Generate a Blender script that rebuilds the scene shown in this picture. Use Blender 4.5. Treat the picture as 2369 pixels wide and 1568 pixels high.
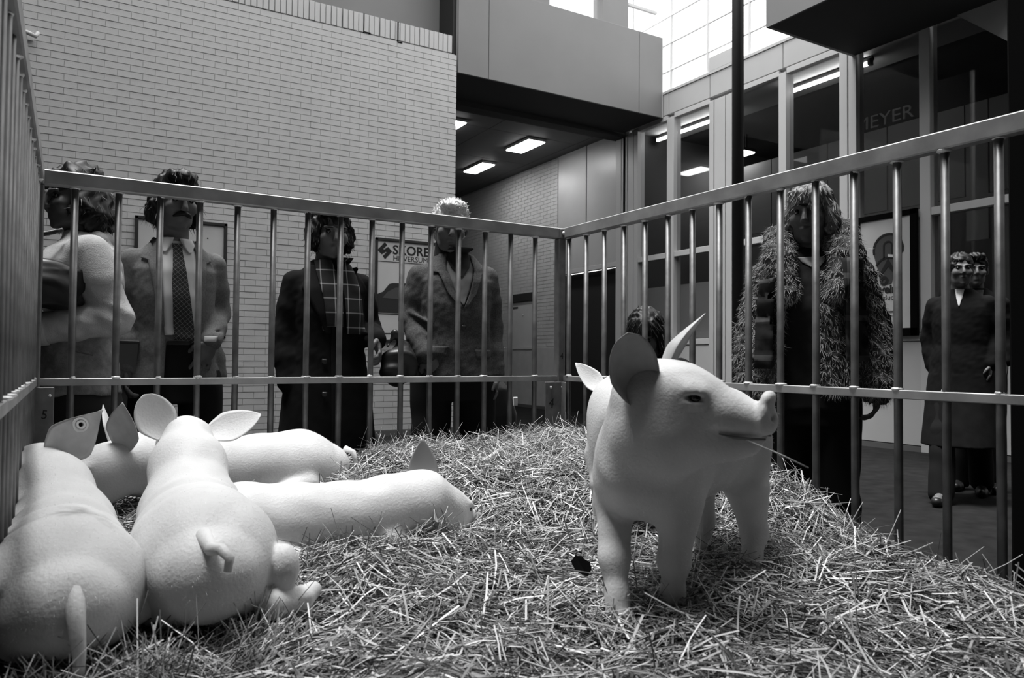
import bpy, bmesh, math, random
import numpy as np
from mathutils import Vector, Matrix
from mathutils.bvhtree import BVHTree

for _o in list(bpy.data.objects):
    bpy.data.objects.remove(_o, do_unlink=True)
SC = bpy.context.scene
COL = SC.collection
PI = math.pi
random.seed(7)
RNG = np.random.default_rng(11)

# ---------------------------------------------------------------- camera
YAW, PITCH, ROLL, FPX = 0.5317, 0.026, 0.0081, 1736.4
_cy, _sy, _cp, _sp = math.cos(YAW), math.sin(YAW), math.cos(PITCH), math.sin(PITCH)
_fwd = Vector((_sy*_cp, _cy*_cp, _sp)); _rt = Vector((_cy, -_sy, 0)); _up = _rt.cross(_fwd)
_r2 = _rt*math.cos(ROLL)+_up*math.sin(ROLL); _u2 = _up*math.cos(ROLL)-_rt*math.sin(ROLL)
cam_data = bpy.data.cameras.new('camera'); cam = bpy.data.objects.new('camera', cam_data); COL.objects.link(cam)
cam_data.sensor_width = 36.0; cam_data.lens = FPX/2369*36.0; cam_data.clip_start = 0.02; cam_data.clip_end = 200
M = Matrix.Identity(4)
for i in range(3):
    M[i][0], M[i][1], M[i][2] = _r2[i], _u2[i], -_fwd[i]
M[2][3] = 1.0
cam.matrix_world = M
cam_data.dof.use_dof = True; cam_data.dof.focus_distance = 2.9; cam_data.dof.aperture_fstop = 6.5
SC.camera = cam

# ---------------------------------------------------------------- sky, exposure
W = bpy.data.worlds.new('overcast_sky'); SC.world = W; W.use_nodes = True
W.node_tree.nodes['Background'].inputs[0].default_value = (1, 1, 1, 1)
W.node_tree.nodes['Background'].inputs[1].default_value = 2.15
VS = SC.view_settings
VS.view_transform = 'Standard'; VS.look = 'None'; VS.gamma = 1.0; VS.use_curve_mapping = False; VS.exposure = 0.52
sun = bpy.data.lights.new('hazy_sun', 'SUN'); sun.energy = 5.2; sun.angle = math.radians(25)
so = bpy.data.objects.new('hazy_sun', sun); COL.objects.link(so)
so.rotation_euler = Vector((-0.20, 0.06, 1)).to_track_quat('Z', 'Y').to_euler()

# ---------------------------------------------------------------- materials
def mat(name, v, rough=0.7, metal=0.0, spec=0.4, noise=None, bump=None, emit=None, voronoi=None):
    m = bpy.data.materials.new(name); m.use_nodes = True
    nt = m.node_tree; b = nt.nodes['Principled BSDF']
    b.inputs['Base Color'].default_value = (v, v, v, 1)
    b.inputs['Roughness'].default_value = rough; b.inputs['Metallic'].default_value = metal
    b.inputs['Specular IOR Level'].default_value = spec
    tc = None
    if noise or bump:
        tc = nt.nodes.new('ShaderNodeTexCoord')
    if noise:                                   # (scale, lo, hi[, (sx,sy,sz)])
        n = nt.nodes.new('ShaderNodeTexNoise'); n.inputs['Scale'].default_value = noise[0]; n.inputs['Detail'].default_value = 5
        src = tc.outputs['Object']
        if len(noise) > 3:
            mp = nt.nodes.new('ShaderNodeMapping'); mp.inputs['Scale'].default_value = noise[3]
            nt.links.new(src, mp.inputs[0]); src = mp.outputs[0]
        nt.links.new(src, n.inputs['Vector'])
        r = nt.nodes.new('ShaderNodeMapRange'); r.inputs['From Min'].default_value = 0.3; r.inputs['From Max'].default_value = 0.7
        r.inputs['To Min'].default_value = noise[1]; r.inputs['To Max'].default_value = noise[2]
        nt.links.new(n.outputs['Fac'], r.inputs['Value']); nt.links.new(r.outputs[0], b.inputs['Base Color'])
    if bump:                                    # (scale, strength, distance)
        n2 = nt.nodes.new('ShaderNodeTexNoise'); n2.inputs['Scale'].default_value = bump[0]; n2.inputs['Detail'].default_value = 3
        nt.links.new(tc.outputs['Object'], n2.inputs['Vector'])
        bp = nt.nodes.new('ShaderNodeBump'); bp.inputs['Strength'].default_value = bump[1]; bp.inputs['Distance'].default_value = bump[2]
        nt.links.new(n2.outputs['Fac'], bp.inputs['Height']); nt.links.new(bp.outputs[0], b.inputs['Normal'])
    if emit:
        b.inputs['Emission Color'].default_value = (1, 1, 1, 1); b.inputs['Emission Strength'].default_value = emit
    return m

def plaid_mat(name, base, line, scale, diag=False, w=0.08, rough=0.9):
    m = mat(name, base, rough, spec=0.1); nt = m.node_tree; b = nt.nodes['Principled BSDF']
    tc = nt.nodes.new('ShaderNodeTexCoord'); mp = nt.nodes.new('ShaderNodeMapping')
    mp.inputs['Scale'].default_value = scale
    if diag: mp.inputs['Rotation'].default_value = (0, math.radians(42), 0)
    nt.links.new(tc.outputs['Object'], mp.inputs[0])
    sx = nt.nodes.new('ShaderNodeSeparateXYZ'); nt.links.new(mp.outputs[0], sx.inputs[0])
    outs = []
    for ax in ('X', 'Z'):
        fr = nt.nodes.new('ShaderNodeMath'); fr.operation = 'FRACT'; nt.links.new(sx.outputs[ax], fr.inputs[0])
        lt = nt.nodes.new('ShaderNodeMath'); lt.operation = 'LESS_THAN'; lt.inputs[1].default_value = w
        nt.links.new(fr.outputs[0], lt.inputs[0]); outs.append(lt.outputs[0])
    mx = nt.nodes.new('ShaderNodeMath'); mx.operation = 'ADD'
    nt.links.new(outs[0], mx.inputs[0]); nt.links.new(outs[1], mx.inputs[1])
    mr = nt.nodes.new('ShaderNodeMapRange'); mr.inputs['From Max'].default_value = 2.0
    mr.inputs['To Min'].default_value = base; mr.inputs['To Max'].default_value = line*1.7
    nt.links.new(mx.outputs[0], mr.inputs['Value']); nt.links.new(mr.outputs[0], b.inputs['Base Color'])
    return m

def glass_mat(name, refl=1.0):
    m = bpy.data.materials.new(name); m.use_nodes = True; nt = m.node_tree
    for n in list(nt.nodes): nt.nodes.remove(n)
    o = nt.nodes.new('ShaderNodeOutputMaterial'); mx = nt.nodes.new('ShaderNodeMixShader')
    tr = nt.nodes.new('ShaderNodeBsdfTransparent'); gl = nt.nodes.new('ShaderNodeBsdfGlossy'); fr = nt.nodes.new('ShaderNodeMath')
    tr.inputs[0].default_value = (.95, .95, .95, 1); gl.inputs['Roughness'].default_value = 0.02
    gl.inputs[0].default_value = (refl, refl, refl, 1);
    lw = nt.nodes.new('ShaderNodeLayerWeight'); lw.inputs[0].default_value = .5
    pw = nt.nodes.new('ShaderNodeMath'); pw.operation = 'POWER'; pw.inputs[1].default_value = 5.0; nt.links.new(lw.outputs['Facing'], pw.inputs[0])
    fr.operation = 'MULTIPLY_ADD'; fr.inputs[1].default_value = .95; fr.inputs[2].default_value = .04; nt.links.new(pw.outputs[0], fr.inputs[0])
    nt.links.new(fr.outputs[0], mx.inputs[0]); nt.links.new(tr.outputs[0], mx.inputs[1]); nt.links.new(gl.outputs[0], mx.inputs[2])
    nt.links.new(mx.outputs[0], o.inputs[0])
    return m

MT = dict(
    brick=mat('painted_brick', .50, .55, noise=(3, .47, .53), bump=(60, .25, .004)),
    joint=mat('painted_joint', .36, .8),
    plaster=mat('grey_plaster', .45, .8, noise=(6, .42, .48)),
    panel=mat('enamel_panel', .46, .35, spec=.5, noise=(2, .44, .48)),
    frame=mat('painted_frame', .50, .4),
    bulk=mat('bulkhead_panel', .20, .6, noise=(1.2, .19, .21)),
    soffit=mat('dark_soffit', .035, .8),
    ceil=mat('corridor_ceiling', .10, .7),
    dark=mat('dark_void', .012, .9),
    darkmetal=mat('dark_steel', .02, .5),
    floor=mat('dark_floor_tiles', .014, .95, spec=.05, noise=(8, .010, .018)),
    roof=mat('hall_roof', .10, .9),
    hallwall=mat('hall_wall', .10, .9),
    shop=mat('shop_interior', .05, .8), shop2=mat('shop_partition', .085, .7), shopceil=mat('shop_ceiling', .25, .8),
    board=mat('display_board', .20, .8),
    galv=mat('galvanised_steel', .2, .5, metal=.7, noise=(14, .09, .19, (1, 1, 1)), bump=(90, .15, .002)),
    galvtop=mat('galvanised_rail', .35, .5, metal=.6, noise=(9, .26, .44), bump=(70, .12, .002)),
    galvdull=mat('galvanised_plate', .18, .55, metal=.5, noise=(20, .14, .22)),
    weld=mat('weld_bead', .75, .4, metal=.4),
    black=mat('black_paint', .004, .9, spec=.03), ink=mat('black_ink', .012, .8),
    white=mat('white_print', .62, .6), paper=mat('poster_paper', .52, .7, noise=(5, .50, .54)), grey=mat('grey_print', .06, .8),
    mid=mat('mid_print', .02, .8),
    lamp=mat('lamp_diffuser', 1, emit=18.0), tube=mat('fluorescent_tube', 1, emit=12.0),
    glass=glass_mat('shop_glass', .5),
    pig=mat('pig_skin', .62, .55, spec=.3, noise=(7, .52, .64), bump=(150, .5, .0022)),
    pigear=mat('pig_ear_skin', .56, .6, noise=(20, .46, .62), bump=(120, .3, .0015)),
    pigdark=mat('pig_dark_skin', .20, .7), nose=mat('pig_snout_skin', .40, .5, noise=(30, .32, .46)),
    hoof=mat('hoof', .10, .5), eye=mat('dark_eye', .004, .08, spec=.8), tag=mat('ear_tag', .62, .4),
    strawbase=mat('straw_bed', .10, .95, noise=(40, .012, .05), bump=(120, .8, .02)),  # bed darker than its stalks; shade in the gaps put into the colour
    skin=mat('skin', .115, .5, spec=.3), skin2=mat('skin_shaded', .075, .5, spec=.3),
    hairdark=mat('dark_hair', .006, .5, spec=.3), hairgrey=mat('grey_hair', .6, .5, noise=(60, .4, .8)),
    hairfair=mat('fair_hair', .14, .5, noise=(60, .08, .22)),
    coatshade=mat('light_coat_shaded', .20, .9, spec=.1, noise=(60, .16, .24), bump=(220, .5, .003)),  # torso of the light coat, shade under the arm put into its colour
    suit=mat('suit_cloth', .125, .9, spec=.1, noise=(140, .10, .15)), trousers=mat('dark_trousers', .012, .9, spec=.1),
    shirt=mat('shirt_cloth', .55, .8, spec=.1), coatdark=mat('dark_coat', .007, .9, spec=.08, noise=(15, .006, .010)),
    blazer=mat('tweed_blazer', .055, .9, spec=.15, noise=(160, .035, .075)), sweater=mat('grey_sweater', .14, .9, spec=.1),
    turtle=mat('dark_polo', .01, .9), coatlight=mat('light_coat', .42, .9, spec=.1, noise=(30, .37, .46), bump=(220, .5, .003)),
    skirt=mat('dark_skirt', .012, .9), leather=mat('black_leather', .010, .4), shoe=mat('shoe_leather', .008, .4),
    fur=mat('fur_coat', .05, .9, spec=.1, noise=(45, .03, .08)), bristle=mat('pale_bristle', .8, .6), furtip=mat('fur_tips', .36, .9, spec=.2),  # fur base darkened: shade between the tufts put into the colour
    knit=mat('dark_jumper', .008, .9),
    tie=plaid_mat('checked_tie', .03, .11, (70, 70, 70), True, .16),
    scarf=plaid_mat('plaid_scarf', .022, .20, (18, 18, 16), False, .09),
    scarf2=plaid_mat('dark_plaid_scarf', .02, .07, (9, 9, 7), False, .14),
    folder=mat('grey_folder', .07, .5),
)

_m = MT['pig'].copy(); _m.name = 'pig_skin_stained'; MT['pigstain'] = _m; _n = _m.node_tree; _p = _n.nodes['Principled BSDF']
_t = _n.nodes.new('ShaderNodeTexCoord'); _k = _n.nodes.new('ShaderNodeMapping'); _k.inputs['Location'].default_value = (1.75, .12, 0); _k.inputs['Scale'].default_value = (9, 5.5, 0)
_n.links.new(_t.outputs['Object'], _k.inputs[0]); _l = _n.nodes.new('ShaderNodeVectorMath'); _l.operation = 'LENGTH'; _n.links.new(_k.outputs[0], _l.inputs[0])
_z = _n.nodes.new('ShaderNodeTexNoise'); _z.inputs['Scale'].default_value = 22; _n.links.new(_t.outputs['Object'], _z.inputs['Vector'])
_ad = _n.nodes.new('ShaderNodeMath'); _ad.operation = 'MULTIPLY_ADD'; _ad.inputs[1].default_value = 1.7; _n.links.new(_z.outputs['Fac'], _ad.inputs[0]); _n.links.new(_l.outputs['Value'], _ad.inputs[2])
_r = _n.nodes.new('ShaderNodeMapRange'); _r.inputs['From Min'].default_value = .75; _r.inputs['From Max'].default_value = 1.5; _r.inputs['To Min'].default_value = .45; _n.links.new(_ad.outputs[0], _r.inputs['Value'])
_mu = _n.nodes.new('ShaderNodeMath'); _mu.operation = 'MULTIPLY'; _n.links.new(_p.inputs['Base Color'].links[0].from_socket, _mu.inputs[0]); _n.links.new(_r.outputs[0], _mu.inputs[1]); _n.links.new(_mu.outputs[0], _p.inputs['Base Color'])

# straw material: each stalk has its own tone
ms = bpy.data.materials.new('straw_stalks'); ms.use_nodes = True
_nt = ms.node_tree; _b = _nt.nodes['Principled BSDF']; _b.inputs['Roughness'].default_value = .45
_a = _nt.nodes.new('ShaderNodeAttribute'); _a.attribute_name = 'tone'
_nt.links.new(_a.outputs['Fac'], _b.inputs['Base Color'])
MT['straw'] = ms

# ---------------------------------------------------------------- helpers
def smooth_mesh(me):
    me.polygons.foreach_set('use_smooth', [True]*len(me.polygons))

def link(name, me, m, parent=None, loc=None, smooth=False):
    if m is not None: me.materials.append(MT[m] if isinstance(m, str) else m)
    if smooth: smooth_mesh(me)
    o = bpy.data.objects.new(name, me); COL.objects.link(o)
    if parent is not None: o.parent = parent
    if loc is not None: o.location = loc
    return o

def thing(name, label, cat, loc=(0, 0, 0), rz=0.0, group=None):
    o = bpy.data.objects.new(name, None); COL.objects.link(o); o.empty_display_size = .1
    o.location = loc; o.rotation_euler = (0, 0, rz); o['label'] = label; o['category'] = cat
    if group: o['group'] = group
    return o

def tag(o, label, cat, group=None):
    o['label'] = label; o['category'] = cat
    if group: o['group'] = group
    return o

def boxes_me(name, bl, bevel=0.0):
    bm = bmesh.new()
    for (x0, x1, y0, y1, z0, z1) in bl:
        r = bmesh.ops.create_cube(bm, size=1.0)
        bmesh.ops.scale(bm, vec=(x1-x0, y1-y0, z1-z0), verts=r['verts'])
        bmesh.ops.translate(bm, vec=((x0+x1)/2, (y0+y1)/2, (z0+z1)/2), verts=r['verts'])
    if bevel:
        bmesh.ops.bevel(bm, geom=bm.edges[:], offset=bevel, segments=1, affect='EDGES')
    me = bpy.data.meshes.new(name); bm.to_mesh(me); bm.free(); return me

def box(name, b, m, parent=None, bevel=0.0, kind=None):
    o = link(name, boxes_me(name, [b], bevel), m, parent)
    if kind: o['kind'] = kind
    return o

def tube_bm(bm, pts, rad, n=8, cap=True):
    rings = []; u = None
    pts = [Vector(p) for p in pts]
    for i, p in enumerate(pts):
        d = (pts[min(i+1, len(pts)-1)]-pts[max(i-1, 0)]).normalized()
        a = Vector((0, 0, 1)) if abs(d.z) < .9 else Vector((1, 0, 0))
        u = d.cross(a).normalized() if u is None else (u-d*u.dot(d)).normalized()
        v = d.cross(u)
        r = rad[i] if hasattr(rad, '__len__') else rad
        rings.append([bm.verts.new(p+(u*math.cos(2*PI*k/n)+v*math.sin(2*PI*k/n))*r) for k in range(n)])
    for a, b in zip(rings, rings[1:]):
        for k in range(n): bm.faces.new((a[k], a[(k+1) % n], b[(k+1) % n], b[k]))
    if cap:
        bm.faces.new(rings[0][::-1]); bm.faces.new(rings[-1])

def tube(name, pts, rad, m, parent=None, n=8, smooth=True):
    bm = bmesh.new(); tube_bm(bm, pts, rad, n)
    bmesh.ops.recalc_face_normals(bm, faces=bm.faces[:])
    me = bpy.data.meshes.new(name); bm.to_mesh(me); bm.free()
    return link(name, me, m, parent, smooth=smooth)

def ellipsoid(name, c, r, m, parent=None, seg=16):
    bm = bmesh.new(); bmesh.ops.create_uvsphere(bm, u_segments=seg, v_segments=seg//2+2, radius=1)
    bmesh.ops.scale(bm, vec=r, verts=bm.verts[:]); bmesh.ops.translate(bm, vec=c, verts=bm.verts[:])
    me = bpy.data.meshes.new(name); bm.to_mesh(me); bm.free()
    return link(name, me, m, parent, smooth=True)

def prism(name, outline, axis, d0, d1, m, parent=None):
    """outline (a,b) polygon extruded along axis 'x' (a=y,b=z) or 'y' (a=x,b=z)."""
    bm = bmesh.new()
    f = lambda a, b, d: (d, a, b) if axis == 'x' else (a, d, b)
    v0 = [bm.verts.new(f(a, b, d0)) for a, b in outline]; v1 = [bm.verts.new(f(a, b, d1)) for a, b in outline]
    bm.faces.new(v0); bm.faces.new(v1[::-1]); n = len(outline)
    for i in range(n): bm.faces.new((v0[i], v1[i], v1[(i+1) % n], v0[(i+1) % n]))
    bmesh.ops.recalc_face_normals(bm, faces=bm.faces[:])
    me = bpy.data.meshes.new(name); bm.to_mesh(me); bm.free()
    return link(name, me, m, parent)

def text(name, s, size, m, parent, loc, rot, sx=1.0, bold=0.0, align='LEFT', ext=.0015):
    c = bpy.data.curves.new(name, 'FONT'); c.body = s; c.size = size; c.align_x = align; c.extrude = ext; c.offset = bold
    c.resolution_u = 3
    o = bpy.data.objects.new(name, c); COL.objects.link(o)
    bpy.context.view_layer.update(); me = bpy.data.meshes.new_from_object(o.evaluated_get(bpy.context.evaluated_depsgraph_get()))
    bpy.data.objects.remove(o, do_unlink=True); bpy.data.curves.remove(c)
    me.materials.clear(); me.materials.append(MT[m]); o = bpy.data.objects.new(name, me); COL.objects.link(o)
    o.parent = parent; o.location = loc; o.rotation_euler = rot; o.scale = (sx, 1, 1)
    return o
FACE_MY = (PI/2, 0, 0)            # lettering seen from -Y
FACE_MX = (PI/2, 0, -PI/2)        # lettering seen from -X

# ---------------------------------------------------------------- soft solid modelling on a distance grid
class Field:
    def __init__(s, lo, hi, vox):
        s.lo = np.array(lo, float); s.v = vox
        s.n = np.ceil((np.array(hi)-s.lo)/vox).astype(int)+1
        s.ax = [(s.lo[i]+np.arange(s.n[i])*vox).astype(np.float32) for i in range(3)]
        s.D = np.full(tuple(s.n), 0.5, np.float32)
    def _sub(s, lo, hi, mg):
        sl = []
        for i in range(3):
            a = int(np.clip(math.floor((lo[i]-mg-s.lo[i])/s.v), 0, s.n[i])); b = int(np.clip(math.ceil((hi[i]+mg-s.lo[i])/s.v)+1, 0, s.n[i]))
            if b <= a: return None
            sl.append(slice(a, b))
        return tuple(sl)
    def _apply(s, sl, d, k, op):
        c = s.D[sl]
        if op == 'add':
            if k > 0:
                h = np.maximum(k-np.abs(c-d), 0)/k; s.D[sl] = np.minimum(c, d)-h*h*k*.25
            else: s.D[sl] = np.minimum(c, d)
        else:
            d = -d
            if k > 0:
                h = np.maximum(k-np.abs(c-d), 0)/k; s.D[sl] = np.maximum(c, d)+h*h*k*.25
            else: s.D[sl] = np.maximum(c, d)
    def _xyz(s, sl):
        return s.ax[0][sl[0]][:, None, None], s.ax[1][sl[1]][None, :, None], s.ax[2][sl[2]][None, None, :]
    def cap(s, a, b, ra, rb=None, k=.02, op='add', sq=(1, 1, 1)):
        rb = ra if rb is None else rb
        a = np.array(a, float); b = np.array(b, float); R = max(ra, rb)
        sl = s._sub(np.minimum(a, b)-R*np.array(sq), np.maximum(a, b)+R*np.array(sq), k+3*s.v)
        if sl is None: return s
        x, y, z = s._xyz(sl); ab = (b-a)/sq
        px, py, pz = (x-a[0])/sq[0], (y-a[1])/sq[1], (z-a[2])/sq[2]
        t = np.clip((px*ab[0]+py*ab[1]+pz*ab[2])/max(ab@ab, 1e-9), 0, 1)
        d = np.sqrt((px-t*ab[0])**2+(py-t*ab[1])**2+(pz-t*ab[2])**2)-(ra+(rb-ra)*t)
        s._apply(sl, d*min(sq), k, op); return s
    def chain(s, pts, rad, k=.02, op='add', sq=(1, 1, 1)):
        for i in range(len(pts)-1): s.cap(pts[i], pts[i+1], rad[i], rad[i+1], k, op, sq)
        return s
    def ell(s, c, r, rot=None, k=.02, op='add'):
        c = np.array(c, float); r = np.array(r, float); R = r if rot is None else np.full(3, r.max())
        sl = s._sub(c-R, c+R, k+3*s.v)
        if sl is None: return s
        x, y, z = s._xyz(sl); x = x-c[0]; y = y-c[1]; z = z-c[2]
        if rot is not None:
            m = np.array(rot, float)[:3, :3].T
            x, y, z = m[0, 0]*x+m[0, 1]*y+m[0, 2]*z, m[1, 0]*x+m[1, 1]*y+m[1, 2]*z, m[2, 0]*x+m[2, 1]*y+m[2, 2]*z
        k0 = np.sqrt((x/r[0])**2+(y/r[1])**2+(z/r[2])**2); k1 = np.sqrt((x/r[0]**2)**2+(y/r[1]**2)**2+(z/r[2]**2)**2)
        s._apply(sl, (k0*(k0-1)/np.maximum(k1, 1e-6)).astype(np.float32), k, op); return s
    def stack(s, prof, k=.02, op='add', p=2.3):
        """prof rows (z, cx, cy, a, b), bottom to top: a body of changing oval section"""
        P = np.array(prof, float); A = P[:, 3].max(); B = P[:, 4].max()
        lo = (P[:, 1].min()-A, P[:, 2].min()-B, P[0, 0]); hi = (P[:, 1].max()+A, P[:, 2].max()+B, P[-1, 0])
        sl = s._sub(lo, hi, k+3*s.v)
        if sl is None: return s
        x, y, z = s._xyz(sl); zz = z[0, 0, :]
        cx, cy, a, b = [np.interp(zz, P[:, 0], P[:, i])[None, None, :] for i in (1, 2, 3, 4)]
        q = (np.abs((x-cx)/a)**p+np.abs((y-cy)/b)**p)**(1/p)
        d = (q-1)*np.minimum(a, b)
        d = np.maximum(d, np.maximum(P[0, 0]-z, z-P[-1, 0]))
        s._apply(sl, d.astype(np.float32), k, op); return s
    def ripple(s, amp, fx, fy, fz, ph=0.0, lo=None, hi=None):
        sl = s._sub(lo, hi, 0) if lo is not None else (slice(0, s.n[0]), slice(0, s.n[1]), slice(0, s.n[2]))
        x, y, z = s._xyz(sl)
        s.D[sl] += amp*np.sin(fx*x+fy*y+fz*z+ph+1.3*np.sin(.6*fx*z-.5*fz*x+ph)).astype(np.float32); return s
    def mesh(s, name):
        D = s.D; ins = D < 0
        n = D.shape
        c = np.zeros((n[0]-1, n[1]-1, n[2]-1), np.uint8)
        for i in (0, 1):
            for j in (0, 1):
                for k in (0, 1): c += ins[i:n[0]-1+i, j:n[1]-1+j, k:n[2]-1+k]
        I, J, K = np.nonzero((c > 0) & (c < 8))
        idx = np.full(c.shape, -1, np.int32); idx[I, J, K] = np.arange(len(I))
        acc = np.zeros((len(I), 3)); cnt = np.zeros(len(I))
        for axis in range(3):
            for u in (0, 1):
                for w in (0, 1):
                    o = [0, 0, 0]; q = [i for i in range(3) if i != axis]; o[q[0]] = u; o[q[1]] = w
                    e = o[:]; e[axis] = 1
                    d0 = D[I+o[0], J+o[1], K+o[2]]; d1 = D[I+e[0], J+e[1], K+e[2]]
                    m = (d0 < 0) != (d1 < 0); t = np.where(m, d0/np.where(m, d0-d1, 1), 0)
                    pt = np.array(o, float)[None, :].repeat(len(I), 0); pt[:, axis] = t
                    acc[m] += pt[m]; cnt[m] += 1
        V = (acc/cnt[:, None]+np.stack([I, J, K], 1))*s.v+s.lo
        F = []
        for axis in range(3):
            a, b = [(1, 2), (2, 0), (0, 1)][axis]
            s0 = [slice(None)]*3; s1 = [slice(None)]*3; s0[axis] = slice(0, -1); s1[axis] = slice(1, None)
            A, B = ins[tuple(s0)], ins[tuple(s1)]
            E = np.argwhere(A != B)
            E = E[(E[:, a] > 0) & (E[:, b] > 0) & (E[:, a] < n[a]-1) & (E[:, b] < n[b]-1)]
            fl = A[E[:, 0], E[:, 1], E[:, 2]]
            qs = []
            for da, db in ((1, 1), (0, 1), (0, 0), (1, 0)):
                G = E.copy(); G[:, a] -= da; G[:, b] -= db; qs.append(idx[G[:, 0], G[:, 1], G[:, 2]])
            Q = np.stack(qs, 1); Q[~fl] = Q[~fl][:, ::-1]; F.append(Q)
        F = np.concatenate(F); F = F[(F >= 0).all(1)]
        return quads_me(name, V, F, True)

def quads_me(name, V, F, smooth=False):
    me = bpy.data.meshes.new(name); k = F.shape[1]
    me.vertices.add(len(V)); me.vertices.foreach_set('co', np.asarray(V, np.float32).ravel())
    me.loops.add(F.size); me.loops.foreach_set('vertex_index', F.astype(np.int32).ravel())
    me.polygons.add(len(F)); me.polygons.foreach_set('loop_start', np.arange(0, F.size, k, dtype=np.int32))
    me.update(calc_edges=True)
    me.polygons.foreach_set('use_smooth', [bool(smooth)]*len(F))
    me.validate(); return me

def rotm(yaw=0, pitch=0, roll=0):
    """frame whose x axis points forward: yaw left, pitch up, roll"""
    return Matrix.Rotation(yaw, 3, 'Z') @ Matrix.Rotation(-pitch, 3, 'Y') @ Matrix.Rotation(roll, 3, 'X')

def blades_me(name, P, D, N, L, w):
    n = len(P); u = np.cross(D, N); u /= np.maximum(np.linalg.norm(u, axis=1), 1e-6)[:, None]; V = np.empty((n, 5, 3))
    bend = RNG.normal(0, .12, (n, 3))*L[:, None]
    V[:, 0] = P-u*w; V[:, 1] = P+u*w; m = P+D*(L*.55)[:, None]+bend*.4; V[:, 2] = m-u*w*.7; V[:, 3] = m+u*w*.7; V[:, 4] = P+D*L[:, None]+bend
    F = (np.arange(n)[:, None, None]*5+np.array([[0, 1, 3, 2], [2, 3, 4, 4]])[None]).reshape(-1, 4)
    V2 = np.concatenate([V, (V[:, 4]+u*w*.3)[:, None]], 1)
    F = (np.arange(n)[:, None, None]*6+np.array([[0, 1, 3, 2], [2, 3, 5, 4]])[None]).reshape(-1, 4)
    return quads_me(name, V2.reshape(-1, 3), F)

def surf_sample(me, n):
    k = len(me.vertices); co = np.empty(k*3, np.float32); me.vertices.foreach_get('co', co); no = np.empty(k*3, np.float32); me.vertices.foreach_get('normal', no)
    i = RNG.integers(0, k, n); return co.reshape(-1, 3)[i].astype(float), no.reshape(-1, 3)[i].astype(float)
def bristles(o, n, back, L=(.003, .009), m='bristle', w=.00022):
    """short pale hair lying back over the skin"""
    P, N = surf_sample(o.data, n); D = N*.22+np.array(back, float)+RNG.normal(0, .22, (n, 3)); D /= np.linalg.norm(D, axis=1)[:, None]
    h = link('bristles', blades_me('bristles', P, D, N, RNG.uniform(*L, n), w), m, o); h['kind'] = 'stuff'; return h
# ---------------------------------------------------------------- the hall
def struct(name, bl, m, parent=None, bevel=0.0):
    o = link(name, boxes_me(name, bl if isinstance(bl, list) else [bl], bevel), m, parent)
    if parent is None: o['kind'] = 'structure'
    return o
def root(name):
    o = bpy.data.objects.new(name, None); COL.objects.link(o); o['kind'] = 'structure'; return o

XF, YB = 8.13, 9.08            # shop fronts stand at x = XF, brick wall and bulkhead at y = YB
struct('floor', (-4, 13, -6, 18.2, -.1, 0), 'floor')

# painted brick wall: bricks one by one (the largest in view), the rest joined
wall = struct('wall_back', [(-4, 4.405, YB+.008, YB+.30, 0, 5.112)], 'joint')
CH, BL, JT, JV = .0729, .246, .007, .004
rows = int(5.11/CH); cells = []
for r in range(rows):
    z0 = r*CH+.004; off = (r % 2)*BL/2; x = 4.434
    w = BL-JV if r % 2 == 0 else BL/2-JV
    while x > -1.25:
        cells.append((max(x-w, -1.25), x, z0, z0+CH-JT)); x -= w+JV; w = BL-JV
def brick_bm(w, h, d=.035):
    return boxes_me('brick', [(-w/2, w/2, 0, d, -h/2, h/2)])
bme = brick_bm(BL-JV, CH-JT, .03); bme.materials.append(MT['brick'])
def seen(c):
    cx = (c[0]+c[1])/2; cz = (c[2]+c[3])/2
    p = cam.matrix_world.inverted() @ Vector((cx, YB, cz))
    u, v = 1184.5+FPX*p.x/-p.z, 784-FPX*p.y/-p.z
    top = 395+(u-95)*.117
    return 40 < u < 1050 and 0 < v < top-10, p.z
full = [c for c in cells if abs(c[1]-c[0]-(BL-JV)) < 1e-4]
cand = sorted([c for c in full if seen(c)[0]], key=lambda c: -seen(c)[1])[:290]
cs = set(cand)
for c in cand:
    o = bpy.data.objects.new('brick', bme); COL.objects.link(o); o.parent = wall
    o.location = ((c[0]+c[1])/2, YB+random.uniform(-.002, .002), (c[2]+c[3])/2); o.rotation_euler = (0, 0, 0)
rest = []
for c in cells:
    if c not in cs:
        y = YB+random.uniform(-.002, .002); rest.append((c[0], c[1], y, y+.03, c[2], c[3]))
def fast_boxes(name, bl):
    B = np.array(bl); V = np.empty((len(B), 8, 3))
    for i in range(8):
        V[:, i, 0] = B[:, i & 1]; V[:, i, 1] = B[:, 2+((i >> 1) & 1)]; V[:, i, 2] = B[:, 4+((i >> 2) & 1)]
    f = np.array([[0, 2, 3, 1], [4, 5, 7, 6], [0, 1, 5, 4], [2, 6, 7, 3], [0, 4, 6, 2], [1, 3, 7, 5]])
    F = (np.arange(len(B))[:, None, None]*8+f[None]).reshape(-1, 4)
    return quads_me(name, V.reshape(-1, 3), F)
rb = link('bricks', fast_boxes('bricks', rest), 'brick', wall); rb['kind'] = 'stuff'
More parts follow.
